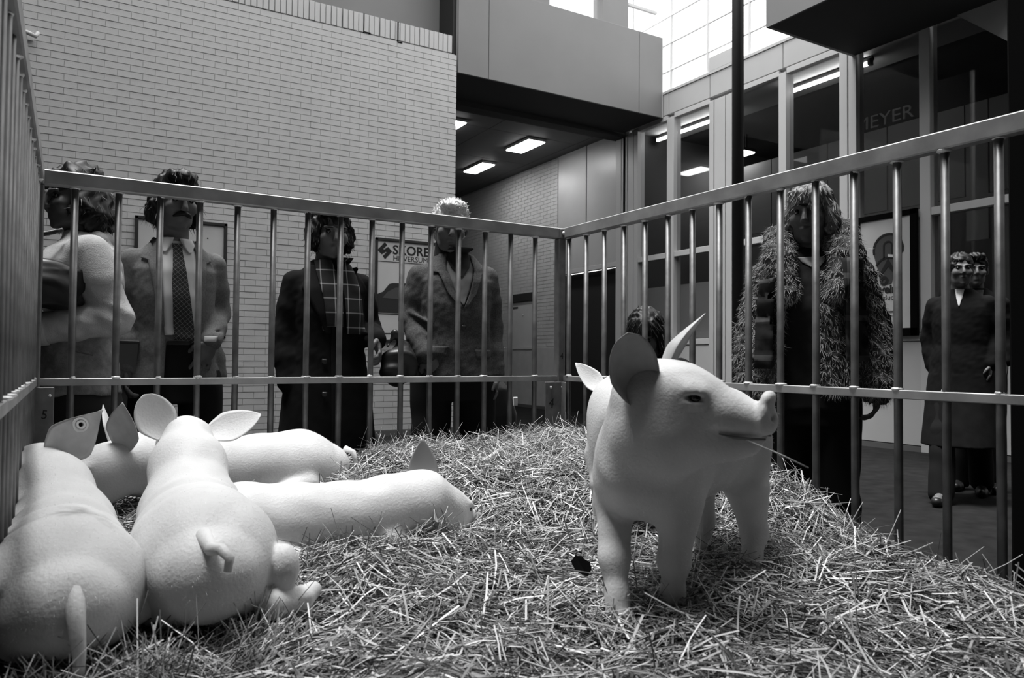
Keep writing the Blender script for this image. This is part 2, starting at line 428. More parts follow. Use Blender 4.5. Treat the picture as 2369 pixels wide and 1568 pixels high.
# soldier course along the top
sme = boxes_me('soldier_brick', [(-.0305, .0305, 0, .26, 0, .238)], .003); sme.materials.append(MT['brick'])
x = 4.365; n = 0
while x > -.9:
    o = bpy.data.objects.new('soldier_brick', sme); COL.objects.link(o); o.parent = wall
    o.location = (x-.0305, YB+random.uniform(-.004, .004), 5.118+random.uniform(-.002, .002))
    x -= .0685; n += 1
    if n in (15, 22): x -= .010
for cx, dz in ((3.124, .0), (3.585, .03)):
    box('crack', (cx-.007, cx+.007, YB-.006, YB+.02, 5.13-dz, 5.358), 'black', wall); box('crack', (cx-.007, cx+.09-dz, YB-.006, YB+.02, 5.118-dz, 5.130-dz), 'black', wall)
box('baseboard', (-4, 4.43, YB-.012, YB+.02, 0, .07), 'hallwall', wall)
struct('wall_upper', (-4, 4.45, 9.6, 9.75, 5.1, 8.2), 'bulk')
struct('gap_shade', (4.41, 4.46, 9.15, 9.7, 5.14, 8.0), 'darkmetal')  # dark strip standing in for the shaded gap beside the bulkhead
dp = tube('downpipe', [(-.665, YB-.05, 0), (-.665, YB-.05, 7.5)], .045, 'white', n=12)
tag(dp, 'pale downpipe on the brick wall at the very left edge', 'pipe')
hk = thing('wall_bracket', 'small rounded bracket high on the white brick wall above the left fence', 'bracket', (-.42, YB-.01, 4.26))
box('plate', (-.03, .03, -.012, .0, -.05, .05), 'frame', hk, .003)
tube('hook', [(-.07, -.05, .02), (-.02, -.09, .0), (.05, -.08, -.02), (.07, -.05, .03)], .022, 'frame', hk)

# bulkhead over the corridor mouth, with its soffit and the lit strip above
bk = root('wall_bulkhead')
xs = [4.455, 4.93, 7.625, 8.10]
for a, b in zip(xs, xs[1:]):
    box('panel', (a+.004, b-.004, YB, YB+.03, 4.875, 6.17), 'bulk', bk, .003)
box('core', (4.46, 8.10, YB+.02, 10.0, 4.90, 6.13), 'joint', bk)
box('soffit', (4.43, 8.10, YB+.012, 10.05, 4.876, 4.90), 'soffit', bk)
box('end_panel', (8.095, 8.115, YB, 10.0, 4.875, 6.17), 'panel', bk)
up = root('window_1')
box('column', (6.98, 7.48, YB+.10, YB+.35, 6.13, 8.0), 'bulk', up)
box('upper_panel', (4.46, 6.0, YB+.10, YB+.3, 6.13, 8.0), 'bulk', up)
for z in (6.17, 6.62, 7.1): box('glazing_bar', (6.0, 8.12, YB+.15, YB+.2, z, z+.04), 'frame', up)
for z in (6.20, 6.65): box('pane', (6.0, 8.12, YB+.17, YB+.18, z, z+.42), 'glass', up)

# corridor behind
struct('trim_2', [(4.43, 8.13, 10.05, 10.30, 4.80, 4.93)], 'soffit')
cc = root('ceiling_corridor')
ys = [10.3, 11.2, 12.9, 14.6, 16.3, 18.0]; xs = [1.0, 4.3, 6.1, 7.9, 8.2]
for i in range(len(ys)-1):
    for j in range(len(xs)-1):
        box('ceiling_panel', (xs[j]+.006, xs[j+1]-.006, ys[i]+.006, ys[i+1]-.006, 4.93, 4.96), 'ceil', cc)
box('void_cover', (1.0, 8.4, 10.0, 18.1, 4.97, 5.0), 'soffit', cc)
struct('wall_corridor_end', (1, 8.3, 18.0, 18.2, 0, 5), 'plaster'); struct('wall_corridor_side', (.9, 1.0, YB+.3, 18.2, 0, 5), 'plaster')
def ceiling_lamp(x0, x1, y0, y1, label):
    t = thing('ceiling_lamp', label, 'lamp', ((x0+x1)/2, (y0+y1)/2, 4.93), 0, 'corridor ceiling lamps')
    a, b = (x1-x0)/2, (y1-y0)/2
    box('housing', (-a-.015, a+.015, -b-.02, b+.02, -.045, 0), 'frame', t, .004)
    box('diffuser', (-a, a, -b, b, -.06, -.044), 'lamp', t, .004)
ceiling_lamp(6.93, 7.27, 11.25, 12.05, 'rectangular corridor ceiling lamp, nearer and higher of the two whole ones')
ceiling_lamp(6.99, 7.27, 13.1, 13.92, 'rectangular corridor ceiling lamp, farther and lower of the two whole ones')
ceiling_lamp(5.22, 5.56, 11.0, 11.7, 'corridor ceiling lamp mostly hidden by the edge of the brick wall')

# right wall: corridor bricks, panels, dark doorway, then the row of shop fronts
wr = struct('wall_right', [(XF+.008, XF+.25, 12.11, 18, 1.24, 4.95), (XF+.02, XF+.25, 12.11, 18, 0, 1.2)], 'joint')
rb2 = []
for r in range(int(3.7/CH)):
    y = 12.12+(r % 2)*BL/2-BL/2
    while y < 17.8:
        dx = random.uniform(-.002, .002); a = max(y, 12.115)
        rb2.append((XF+dx, XF+.03, a, y+BL-JT, 1.25+r*CH, 1.25+r*CH+CH-JT)); y += BL
o = link('bricks', fast_boxes('bricks', rb2), 'brick', wr); o['kind'] = 'stuff'
box('plinth', (XF-.03, XF+.05, 12.11, 17.9, .05, 1.235), 'plaster', wr, .004)
box('skirting', (XF-.035, XF+.05, 12.11, 17.9, 0, .06), 'hallwall', wr)
for a, b in ((10.29, 11.15), (11.18, 12.09)):
    box('panel', (XF, XF+.04, a, b, 2.70, 4.94), 'panel', wr, .003)
box('backing', (XF+.05, XF+.1, 10.0, 12.12, 2.70, 4.94), 'joint', wr)
dr = root('door_1')
box('head', (XF-.01, XF+.08, 10.27, 12.1, 2.61, 2.69), 'frame', dr, .003)
box('doorway_shade', (XF+.12, XF+.16, 10.27, 12.1, 0, 2.61), 'dark', dr)  # dark sheet across the open doorway; the shade inside is its colour
box('jamb', (XF-.02, XF+.12, 10.13, 10.27, 0, 4.8), 'frame', dr, .004)
box('jamb', (XF-.02, XF+.12, 9.97, 10.12, 0, 4.8), 'frame', dr, .004)
box('shutter_track', (XF-.03, XF-.02, 10.02, 10.06, 2.6, 4.8), 'black', dr)

sf = root('window_2')           # shop fronts
mull = [(9.70, 9.95), (8.83, 8.985), (7.61, 8.07), (6.68, 6.80), (5.65, 5.88), (4.75, 4.87), (3.0, 3.12), (1.5, 1.7)]
for k, (a, b) in enumerate(mull):
    if k == 2:
        for c, d in ((7.61, 7.74), (7.755, 7.965), (7.98, 8.07)):
            box('pilaster_panel', (XF-.015, XF+.10, c, d, 0, 4.84), 'panel', sf, .003)
    elif k == 4:
        box('mullion', (XF-.015, XF+.14, 5.65, 5.755, 0, 4.84), 'frame', sf, .003); box('mullion', (XF-.015, XF+.14, 5.77, 5.88, 0, 4.84), 'frame', sf, .003)
    elif k == 0:
        box('mullion', (XF-.015, XF+.14, 9.70, 9.80, 0, 4.84), 'frame', sf, .003); box('mullion', (XF-.015, XF+.14, 9.81, 9.95, 0, 4.84), 'frame', sf, .003)
    else:
        box('mullion', (XF-.015, XF+.14, a, b, 0, 4.84), 'frame', sf, .003)
for (a0, b0), (a1, b1) in zip(mull, mull[1:]):
    y0, y1 = b1+.001, a0-.001
    box('transom', (XF-.005, XF+.10, y0, y1, 2.615, 2.70), 'frame', sf, .003)
    box('sill', (XF-.008, XF+.10, y0, y1, 1.235, 1.32), 'frame', sf, .003)
    box('base_panel', (XF, XF+.06, y0, y1, .07, 1.222), 'panel', sf, .003)
    box('kick_plate', (XF-.01, XF+.06, y0, y1, 0, .06), 'hallwall', sf)
    box('head_rail', (XF-.005, XF+.10, y0, y1, 4.815, 4.89), 'frame', sf, .003)
    box('pane', (XF+.06, XF+.068, y0, y1, 2.70, 4.815), 'glass', sf)
    box('pane', (XF+.06, XF+.068, y0, y1, 1.32, 2.615), 'glass', sf)
sp = [(9.955, 8.965), (8.955, 8.075), (8.065, 7.605), (7.595, 6.745), (6.735, 5.775), (5.765, 4.815), (4.805, 3.0), (2.99, 1.5)]
for b, a in sp:
    box('spandrel_panel', (XF, XF+.06, a, b, 4.905, 5.245), 'panel', sf, .004)
box('backing', (XF+.06, XF+.12, 1.5, 9.95, 4.86, 5.28), 'joint', sf)
box('sill_rail', (XF-.01, XF+.14, 1.5, 10.0, 5.25, 5.295), 'frame', sf, .003)
cl = root('window_3')           # clerestory above the shop fronts
for y in (9.9, 8.95, 8.15, 7.35, 6.55, 5.0, 3.5, 2.0): box('glazing_bar', (XF+.03, XF+.06, y-.012, y+.012, 5.295, 8.0), 'white', cl)
for z in (5.62, 6.06, 6.5, 7.2): box('glazing_bar', (XF+.035, XF+.06, 1.5, 9.95, z-.007, z+.007), 'white', cl)
box('corner_block', (XF-.01, XF+.1, 7.61, 8.07, 5.295, 5.50), 'frame', cl)
for z0, z1 in ((5.30, 5.6), (5.64, 6.04), (6.08, 6.48), (6.52, 7.18)): box('pane', (XF+.05, XF+.056, 1.5, 9.9, z0, z1), 'glass', cl)

# shop interior
si = root('wall_shop')
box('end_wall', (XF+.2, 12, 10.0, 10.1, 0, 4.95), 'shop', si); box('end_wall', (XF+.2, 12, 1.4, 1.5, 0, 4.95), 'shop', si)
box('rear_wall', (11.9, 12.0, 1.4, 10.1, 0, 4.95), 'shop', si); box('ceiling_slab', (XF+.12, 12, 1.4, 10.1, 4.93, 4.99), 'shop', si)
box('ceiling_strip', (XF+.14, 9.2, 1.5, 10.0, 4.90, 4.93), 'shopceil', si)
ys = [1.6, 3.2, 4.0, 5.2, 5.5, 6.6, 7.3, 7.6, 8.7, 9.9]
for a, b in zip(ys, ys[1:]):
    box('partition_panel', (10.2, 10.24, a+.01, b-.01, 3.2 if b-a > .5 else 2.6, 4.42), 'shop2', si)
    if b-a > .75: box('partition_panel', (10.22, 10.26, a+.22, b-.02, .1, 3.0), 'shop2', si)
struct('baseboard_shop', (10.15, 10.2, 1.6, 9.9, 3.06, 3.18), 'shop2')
for a, b in ((8.07, 8.83), (8.985, 9.69)):
    o = box('display_board', (XF+.13, XF+.15, a+.01, b-.01, 1.33, 2.185), 'board'); tag(o, 'grey display board low inside the shop window %s' % ('beside the wide pilaster' if a < 8.5 else 'next to the dark doorway'), 'board', 'window display boards')
def shop_tube(y0, y1, label):
    t = thing('fluorescent_lamp', label, 'lamp', (8.7, (y0+y1)/2, 4.80), 0, 'fluorescent lamps in the shop')
    L = (y1-y0)/2
    tube('tube', [(0, -L, 0), (0, L, 0)], .026, 'tube', t, 10)
    box('batten', (.01, .07, -L-.04, L+.04, .04, .085), 'darkmetal', t, .004)
    for s in (-1, 1): box('end_holder', (-.03, .05, s*(L+.02)-.02, s*(L+.02)+.02, -.03, .06), 'darkmetal', t, .004)
shop_tube(8.2, 9.87, 'long fluorescent tube in the shop window left of the wide pilaster')
shop_tube(5.88, 7.1, 'long fluorescent tube in the shop window right of the steel post')
t = thing('shop_ceiling_lamp', 'flat lamp farther back in the shop, left of the wide pilaster', 'lamp', (10.0, 10.55-.75, 4.75))
t.location = (10.05, 9.4, 4.62)
box('diffuser', (-.14, .14, -.35, .35, -.02, .0), 'lamp', t); box('housing', (-.16, .16, -.37, .37, 0, .05), 'darkmetal', t)
box('hanger', (-.02, .02, -.3, -.28, .05, .31), 'darkmetal', t); box('hanger', (-.02, .02, .28, .3, .05, .31), 'darkmetal', t)
ls = thing('shop_lettering', 'faint dark capital letters EMEYER above the shop partition', 'sign', (10.16, 7.25, 4.45))
text('lettering', 'EMEYER', .27, 'shop2', ls, (0, 0, 0), FACE_MX, 1.15, ext=.01)

# projecting box above the shops, column and steel post
bo = root('beam')
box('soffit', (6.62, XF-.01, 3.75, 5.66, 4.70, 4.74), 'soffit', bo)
box('fascia_panel', (6.60, XF-.01, 5.66, 5.70, 4.70, 6.1), 'bulk', bo); box('fascia_panel', (6.60, 6.64, 3.75, 5.70, 4.70, 6.1), 'bulk', bo)
prism('sloping_panel', [(4.47, 4.735), (1.4, 1.9), (1.4, 4.735)], 'x', XF-.045, XF-.02, 'panel', bo)
struct('column', [(3.43, 3.95, 1.15, 1.675, 0, 7.5)], 'black', None, .01)
sp_ = tube('post', [(4.57, 4.23, 0), (4.57, 4.23, 7.8)], .046, 'darkmetal', n=16); sp_['kind'] = 'structure'; sp_.name = 'steel_column'

# rest of the shell, out of the picture
struct('wall_left', (-4.1, -4, -6, YB+.3, 0, 8), 'hallwall'); struct('wall_front', (-4, 13, -6.1, -6, 0, 8), 'hallwall')  # unseen dark walls, added to limit fill light
struct('wall_right_front', (XF, XF+.1, -6, 1.5, 0, 8), 'hallwall')
ce = root('ceiling')
SKY = (-1.6, 6.6, 1.3, 8.9)  # roof opening shaped to keep skylight off the camera side
box('shading_slab', (-4.1, 6.6, -6.1, SKY[2], 7.9, 8.1), 'roof', ce); box('shading_slab', (-4.1, SKY[0], SKY[2], 9.7, 7.9, 8.1), 'roof', ce)  # unseen slabs added to shade surfaces that face the camera
box('shading_slab', (SKY[0], 6.6, SKY[3], 9.7, 7.9, 8.1), 'roof', ce)
for y in (2.0, 3.7, 5.4, 7.1): box('roof_beam', (SKY[0], SKY[1], y-.05, y+.05, 7.9, 8.15), 'roof', ce)
for x in (-.6, 1.8, 4.2): box('roof_beam', (x-.04, x+.04, SKY[2], SKY[3], 7.95, 8.1), 'roof', ce)

# ---------------------------------------------------------------- signs and notice cases
sg = thing('poster_case', 'framed SKORE poster with diamond emblem and car picture on the brick wall', 'poster', (3.31, YB-.005, 1.2))
for b in ((0, .93, -.03, 0, 1.29, 1.325), (0, .93, -.03, 0, 0, .03), (0, .03, -.03, 0, 0, 1.32), (.90, .93, -.03, 0, 0, 1.32)): box('frame', b, 'darkmetal', sg, .003)
box('sheet', (.02, .91, -.012, -.004, .02, 1.30), 'paper', sg)
box('rule', (.02, .91, -.0145, -.012, 1.022, 1.030), 'ink', sg)
text('lettering', 'SKORE', .165, 'ink', sg, (.232, -.0125, 1.13), FACE_MY, 1.02, .004)
text('lettering', 'bv', .06, 'ink', sg, (.775, -.0125, 1.13), FACE_MY, 1.0)
text('lettering', 'HILVERSUM', .098, 'ink', sg, (.236, -.0125, 1.045), FACE_MY, .98)
prism('emblem', [(.03, 1.17), (.125, 1.275), (.155, 1.235), (.105, 1.185), (.145, 1.155), (.085, 1.115)], 'y', -.016, -.012, 'ink', sg)
prism('emblem', [(.225, 1.16), (.13, 1.055), (.10, 1.095), (.15, 1.145), (.11, 1.175), (.17, 1.215)], 'y', -.016, -.012, 'ink', sg)
prism('car_picture', [(.02, .37), (.91, .37), (.91, .62), (.80, .66), (.70, .755), (.62, .77), (.24, .755), (.19, .74), (.11, .64), (.02, .60)], 'y', -.0145, -.012, 'mid', sg)
prism('car_bonnet', [(.10, .56), (.85, .53), (.78, .64), (.66, .70), (.28, .70), (.17, .64)], 'y', -.016, -.0142, 'grey', sg)
prism('car_mirror', [(.42, .72), (.50, .70), (.52, .775), (.44, .785)], 'y', -.017, -.0155, 'ink', sg)
for z in (.35, .10): box('rule', (.02, .91, -.0145, -.012, z, z+.012), 'ink', sg)
n1 = thing('notice_case', 'dark framed white notice board behind the man in the suit', 'board', (.575, YB-.005, 1.2))
for b in ((0, .95, -.03, 0, 1.285, 1.32), (0, .95, -.03, 0, 0, .03), (0, .035, -.03, 0, 0, 1.32), (.915, .95, -.03, 0, 0, 1.32)): box('frame', b, 'darkmetal', n1, .003)
box('sheet', (.03, .92, -.012, -.004, .02, 1.30), 'paper', n1)
for x in (.11, .66): box('clip', (x-.012, x+.012, -.03, -.01, 1.32, 1.345), 'black', n1, .003)
box('clip', (.735, .75, -.016, -.012, 1.13, 1.14), 'black', n1)
n2 = thing('notice_case', 'white notice board with dark top band, right of the grey haired man', 'board', (XF-.005, 13.9, 1.19))
box('sheet', (-.02, -.005, -.95, 0, .05, 1.0), 'paper', n2, .003); box('band', (-.05, -.005, -.97, .02, 1.0, 1.165), 'mid', n2, .004)
box('frame', (-.035, -.005, -.97, .02, .0, .05), 'frame', n2, .003); box('heading', (-.024, -.02, -.36, -.12, .86, .90), 'grey', n2)
box('glint', (-.035, -.02, -.58, -.55, .70, .73), 'white', n2, .004)  # small white block painting in a sparkle on the board
n3 = thing('poster_case', 'framed poster with a round dark crest on the shop front beside the fur coat woman', 'poster', (XF-.02, 5.64, 1.29))
for b in ((-.04, 0, -.76, 0, 1.36, 1.42), (-.04, 0, -.76, 0, 0, .09), (-.04, 0, -.76, -.68, 0, 1.42), (-.04, 0, -.06, 0, 0, 1.42)): box('frame', b, 'black', n3, .003)
box('sheet', (-.02, -.005, -.69, -.05, .08, 1.37), 'paper', n3)
def ring(name, cy, cz, r0, r1, a0, a1, m, parent, x=-.022, n=22):
    o = [(cy+r1*math.cos(a), cz+r1*math.sin(a)) for a in np.linspace(a0, a1, n)]+[(cy+r0*math.cos(a), cz+r0*math.sin(a)) for a in np.linspace(a1, a0, n)]
    return prism(name, o, 'x', x-.003, x, m, parent)
CY = -.41
prism('crest', [(CY+.185*math.cos(a), 1.00+.165*math.sin(a)) for a in np.linspace(-.15, PI+.15, 20)]+[(CY-.11, .78), (CY-.04, .60), (CY+.10, .60), (CY+.13, .78)], 'x', -.0235, -.021, 'grey', n3)
ring("crest_line", CY, 1.00, .165, .19, -.25, PI+.25, 'ink', n3, -.0236)
ring('crest_line', CY, .74, .155, .178, .5, PI-.5, 'ink', n3, -.0236)
ring('crest_line', CY, 1.04, .04, .06, 0, PI, 'ink', n3, -.0236)
for s in (-1, 1):
    prism('crest_line', [(CY+s*.04, 1.04), (CY+s*.06, 1.04), (CY+s*.06, .90), (CY+s*.04, .90)], 'x', -.0266, -.0236, 'ink', n3)
    prism('crest_line', [(CY, .90), (CY+s*.02, .86), (CY+s*.12, .70), (CY+s*.10, .68), (CY, .80)], 'x', -.0266, -.0236, 'ink', n3)
ring('crest_line', CY+.05, .64, .02, .055, 0, 2*PI, 'ink', n3, -.0236)
prism('crest_highlight', [(CY-.10, .925), (CY+.0, .945), (CY+.0, .915), (CY-.10, .895)], 'x', -.0272, -.0236, 'white', n3)
text('lettering', 'wein', .13, 'ink', n3, (-.021, CY+.14, .50), FACE_MX, 1.0, .006)
text('lettering', 'roduct', .085, 'ink', n3, (-.021, CY+.14, .42), FACE_MX, 1.0)
for i, (z, w) in enumerate(((.375, .26), (.335, .26), (.19, .27))): box('text_line', (-.0235, -.021, CY+.13-w, CY+.13, z-.10, z-.085), 'grey', n3)
box('text_block', (-.0235, -.021, CY-.03, CY+.12, .175, .215), 'grey', n3)
# ---------------------------------------------------------------- pen fences of galvanised tube
FX0, FX1, FY1 = -.105, 2.011, 2.942
def bar_me():
    bm = bmesh.new(); n = 10
    tube_bm(bm, [(0, 0, .12), (0, 0, .895), (0, 0, 1.57)], .0115, n)
    me = bpy.data.meshes.new('bar'); bmesh.ops.recalc_face_normals(bm, faces=bm.faces[:]); bm.to_mesh(me); bm.free()
    me.materials.append(MT['galv']); smooth_mesh(me); return me
BAR = bar_me()
def weld_me():
    bm = bmesh.new(); bmesh.ops.create_uvsphere(bm, u_segments=8, v_segments=6, radius=1)
    bmesh.ops.scale(bm, vec=(.0165, .0165, .006), verts=bm.verts[:])
    me = bpy.data.meshes.new('weld'); bm.to_mesh(me); bm.free(); me.materials.append(MT['weld']); smooth_mesh(me); return me
WELD = weld_me()
def fence(label, p0, ang, length, bars, posts):
    """fence running along its own +x from p0"""
    t = thing('pen_fence', label, 'fence', (p0[0], p0[1], 0), ang, 'galvanised pen fences')
    box('top_rail', (0, length, -.02, .02, 1.567, 1.617), 'galvtop', t, .004)
    box('mid_rail', (0, length, -.0125, .0125, .896, .921), 'galvtop', t, .002)
    box('bottom_rail', (0, length, -.0125, .0125, .10, .125), 'galvtop', t, .002)
    for x in posts: box('post', (x-.02, x+.02, -.0205, .0205, .0, 1.567), 'galvdull', t, .004)
    for x in bars:
        o = bpy.data.objects.new('bar', BAR); COL.objects.link(o); o.parent = t; o.location = (x, 0, 0); o.rotation_euler = (0, 0, random.uniform(0, 6))
        for z in (1.566, .923):
            w = bpy.data.objects.new('weld', WELD); COL.objects.link(w); w.parent = o; w.location = (random.uniform(-.003, .003), random.uniform(-.003, .003), z)
            s = random.uniform(.7, 1.25); w.scale = (s, s, random.uniform(.6, 1.5))
    return t
fb = fence('galvanised tube fence across the back of the pen, before the four adults', (FX0, FY1), 0, FX1-FX0, [.0034-FX0+k*.132 for k in range(15)], [.0, FX1-FX0-.02])
fr = fence('galvanised tube fence on the right side of the pen, before the fur coat woman', (FX1, FY1), -PI/2, 2.75, [.0466+k*.1353 for k in range(20)], [2.73])
fl = fence('galvanised tube fence on the left side of the pen, seen almost end on', (FX0, FY1), -PI/2, 2.75, [.09+k*.105 for k in range(25)], [2.73])
box('corner_lug', (FX1-FX0-.035, FX1-FX0+.02, -.028, -.02, 1.57, 1.612), 'galvdull', fb, .003)
ellipsoid('bolt', (FX1-FX0-.02, -.030, 1.592), (.009, .008, .009), 'weld', fb, 8)
cp = box('corner_plate', (FX1-FX0-.115, FX1-FX0-.012, -.026, -.0215, .50, .893), 'galvdull', fb, .002)
box('corner_plate', (-.0, .06, -.026, -.0215, .50, .893), 'galvdull', fr, .002)
for x in (FX1-FX0-.085, FX1-FX0-.022): ellipsoid('bolt', (x, -.028, .868), (.006, .006, .006), 'weld', cp, 8)
text('numeral', '4', .065, 'ink', cp, (FX1-FX0-.098, -.0265, .775), (PI/2, .12, 0), .9, 0, ext=.0005)
text('numeral', '4', .04, 'ink', fb, (FX1-FX0-.03, -.0215, 1.0), (PI/2, 0, 0), .9, 0, ext=.0005)
cp2 = box('corner_plate', (-.0, .062, -.026, -.0215, .50, .893), 'galvdull', fb, .002)
ellipsoid('bolt', (.050, -.028, .865), (.005, .005, .005), 'weld', cp2, 8)
text('numeral', '5', .042, 'ink', cp2, (.025, -.0265, .79), (PI/2, .1, 0), .9, 0, ext=.0005)

# ---------------------------------------------------------------- straw
def ss(a, b, x):
    t = np.clip((x-a)/(b-a), 0, 1); return t*t*(3-2*t)
def S(x, y):
    x = np.asarray(x, float); y = np.asarray(y, float)
    h = .47+.10*ss(1.6, 2.7, y)*ss(.35, 1.3, x)+.07*ss(1.8, 2.8, y)
    h = h+.155*np.exp(-.5*(((x-1.98)/.33)**2+((y-1.80)/.33)**2))
    h = h+.022*np.sin(7.1*x+1.3*y+.4)*np.sin(5.3*y-2.1*x)+.012*np.sin(17*x-9*y)*np.sin(13*y+5*x+1)
    h = h-.035*np.exp(-.5*(((x-.1)/.25)**2+((y-1.25)/.25)**2))
    h = h-.10*ss(1.86, 2.0, x)*(1-ss(1.3, 1.5, y))
    return h
gx = np.linspace(FX0+.02, FX1-.01, 90); gy = np.linspace(.22, FY1-.015, 110)
X, Y = np.meshgrid(gx, gy, indexing='ij'); Z = S(X, Y)-.02
V = np.stack([X, Y, Z], -1).reshape(-1, 3); nx, ny = X.shape
i, j = np.meshgrid(np.arange(nx-1), np.arange(ny-1), indexing='ij'); a = (i*ny+j).ravel()
F = np.stack([a, a+ny, a+ny+1, a+1], 1)
# skirt down to the floor so the bed is a solid heap
edge = [k for k in range(ny)]+[r*ny+ny-1 for r in range(1, nx)]+[(nx-1)*ny+k for k in range(ny-2, -1, -1)]+[r*ny for r in range(nx-2, 0, -1)]
B = V[edge].copy(); B[:, 2] = .01; n0 = len(V); V = np.concatenate([V, B]); L = len(edge)
F = np.concatenate([F, np.array([[edge[k], n0+k, n0+(k+1) % L, edge[(k+1) % L]] for k in range(L)])[:, ::-1]])
bed = link('straw_bed', quads_me('straw_bed', V, F, True), 'strawbase'); bed['kind'] = 'stuff'
bed['label'] = 'deep loose straw bedding heaped over the floor of the pen'; bed['category'] = 'straw'

def stalks_me(name, P, D, L, Wd, bend, tone):
    """bent three-sided stalks: P start, D unit direction, L length, Wd half width, bend vector, tone grey"""
    n = len(P); up = np.array([0, 0, 1.0]); u = np.cross(D, up); nu = np.linalg.norm(u, axis=1)
    bad = nu < .2; u[bad] = np.cross(D[bad], [1, 0, 0]); u /= np.linalg.norm(u, axis=1)[:, None]; v = np.cross(u, D)
    V = np.empty((n, 9, 3)); ph = RNG.uniform(0, 6.28, n)
    for s in range(3):
        c = P+D*(L*s/2)[:, None]+(bend*(0 if s == 0 else (.35 if s == 1 else 1)))
        if s == 1: c = c+v*(L*.04)[:, None]*RNG.normal(size=n)[:, None]
        for k in range(3):
            q = ph+k*2*PI/3; V[:, s*3+k] = c+(u*np.cos(q)[:, None]+v*.55*np.sin(q)[:, None])*Wd[:, None]
    f = []
    for s in range(2):
        for k in range(3): f.append([s*3+k, s*3+(k+1) % 3, s*3+3+(k+1) % 3, s*3+3+k])
    F = (np.arange(n)[:, None, None]*9+np.array(f)[None]).reshape(-1, 4)
    me = quads_me(name, V.reshape(-1, 3), F)
    at = me.attributes.new('tone', 'FLOAT', 'POINT'); at.data.foreach_set('value', np.repeat(tone, 9).astype(np.float32))
    return me
def straw_set(n, xr, yr, lr, wr, lift, tilt, tones):
    x = RNG.uniform(*xr, n); y = RNG.uniform(*yr, n); L = RNG.uniform(*lr, n)*RNG.uniform(.5, 1, n)
    clump = np.sin(9*x+4*y)+np.sin(6*y-5*x+1)
    az = RNG.uniform(0, 2*PI, n)*.55+clump*1.1+RNG.choice([0, PI], n); el = np.abs(RNG.normal(0, tilt, n))
    e = .02; gxs = (S(x+e, y)-S(x-e, y))/(2*e); gys = (S(x, y+e)-S(x, y-e))/(2*e)
    D = np.stack([np.cos(az)*np.cos(el), np.sin(az)*np.cos(el), np.sin(el)+(gxs*np.cos(az)+gys*np.sin(az))*np.cos(el)], 1)
    D /= np.linalg.norm(D, axis=1)[:, None]
    P = np.stack([x, y, S(x, y)+RNG.uniform(*lift, n)], 1)-D*(L*.4)[:, None]
    P[:, 2] += L*.4*np.sin(el)
    ok = (P[:, 0] > FX0+.02) & (P[:, 0] < FX1-.005) & (P[:, 0]+D[:, 0]*L < FX1+.03) & (P[:, 0]+D[:, 0]*L > FX0+.01)
    P, D, L = P[ok], D[ok], L[ok]; n = len(P)
    bend = RNG.normal(0, 1, (n, 3))*(L*RNG.choice([.02, .05, .16], n))[:, None]; bend[:, 2] = -np.abs(bend[:, 2])*.6
    return P, D, L, RNG.uniform(*wr, n), bend, RNG.choice(tones, n)*RNG.uniform(.75, 1.25, n)
TN = np.array([.05, .11, .20, .32, .48, .66])
sets = [straw_set(50000, (FX0, FX1), (.35, 2.93), (.035, .12), (.0008, .0019), (-.030, .008), .16, TN*.7),
        straw_set(14000, (FX0, FX1), (.35, 2.93), (.06, .19), (.0012, .0030), (-.010, .012), .17, TN),
        straw_set(1700, (FX0, FX1), (.4, 2.92), (.05, .17), (.0008, .0018), (-.01, .01), .6, TN),
        straw_set(2600, (1.0, FX1), (2.3, 2.92), (.06, .16), (.0007, .0014), (-.01, .02), .35, TN),
        straw_set(2200, (1.5, FX1), (1.2, 2.3), (.06, .18), (.0007, .0014), (-.01, .02), .35, TN)]
allp = [np.concatenate(c) for c in zip(*sets)]
st = link('loose_straw', stalks_me('loose_straw', *allp), 'straw', bed); st['kind'] = 'stuff'
# ---------------------------------------------------------------- pigs
def pig_head(F, H, R, s=1.0, mouth=True, sn=1.2):
    """head in its own frame at H: x to the snout, y left, z up"""
    R = np.array(R); H = np.array(H, float)
    w = lambda x, y, z: H+R@(np.array([x if x < .09 else .09+(x-.09)*sn, y, z], float)*s)
    E = lambda c, r, k=.02, op='add': F.ell(w(*c), np.array(r)*s, R, k*s, op)
    C = lambda a, b, ra, rb, k=.02, op='add': F.cap(w(*a), w(*b), ra*s, rb*s, k*s, op)
    E((.025, 0, .0), (.078, .064, .066), .03)
    E((.075, 0, .004), (.060, .050, .046), .03)
    for y in (-1, 1):
        E((.040, y*.034, -.056), (.074, .036, .050), .03)
        E((.088, y*.046, .020), (.026, .013, .016), .014)
    C((.06, 0, -.004), (.135, 0, -.022), .056, .044, .03)
    C((.135, 0, -.022), (.200, 0, -.026), .044, .031, .012)
    E((.210, 0, -.018), (.012, .037, .041), .006)
    E((.213, 0, .016), (.009, .026, .011), .008)
    C((.05, 0, -.066), (.180, 0, -.066), .048, .024, .015)
    if mouth:
        for y in (-1, 1):
            C((.222, y*.026, -.053), (.150, y*.040, -.054), .008, .008, .006, 'sub'); C((.150, y*.040, -.054), (.128, y*.047, -.047), .008, .004, .006, 'sub')
        E((.222, 0, -.052), (.02, .03, .0035), .004, 'sub')
        for y in (-1, 1):
            E((.226, y*.014, -.017), (.010, .0055, .0075), .003, 'sub')
    for y in (-1, 1):
        E((.098, y*.057, .010), (.016, .012, .0085), .005, 'sub')
        C((.084, y*.058, .022), (.112, y*.050, .021), .006, .005, .006)
        C((.084, y*.060, -.001), (.110, y*.053, -.001), .005, .004, .006)
    return w
def eye_pair(w, s, par, sides=(-1, 1)):
    for y in sides: ellipsoid('eye', w(.098, y*.0485, .010), (.0105*s,)*3, 'eye', par, 12)
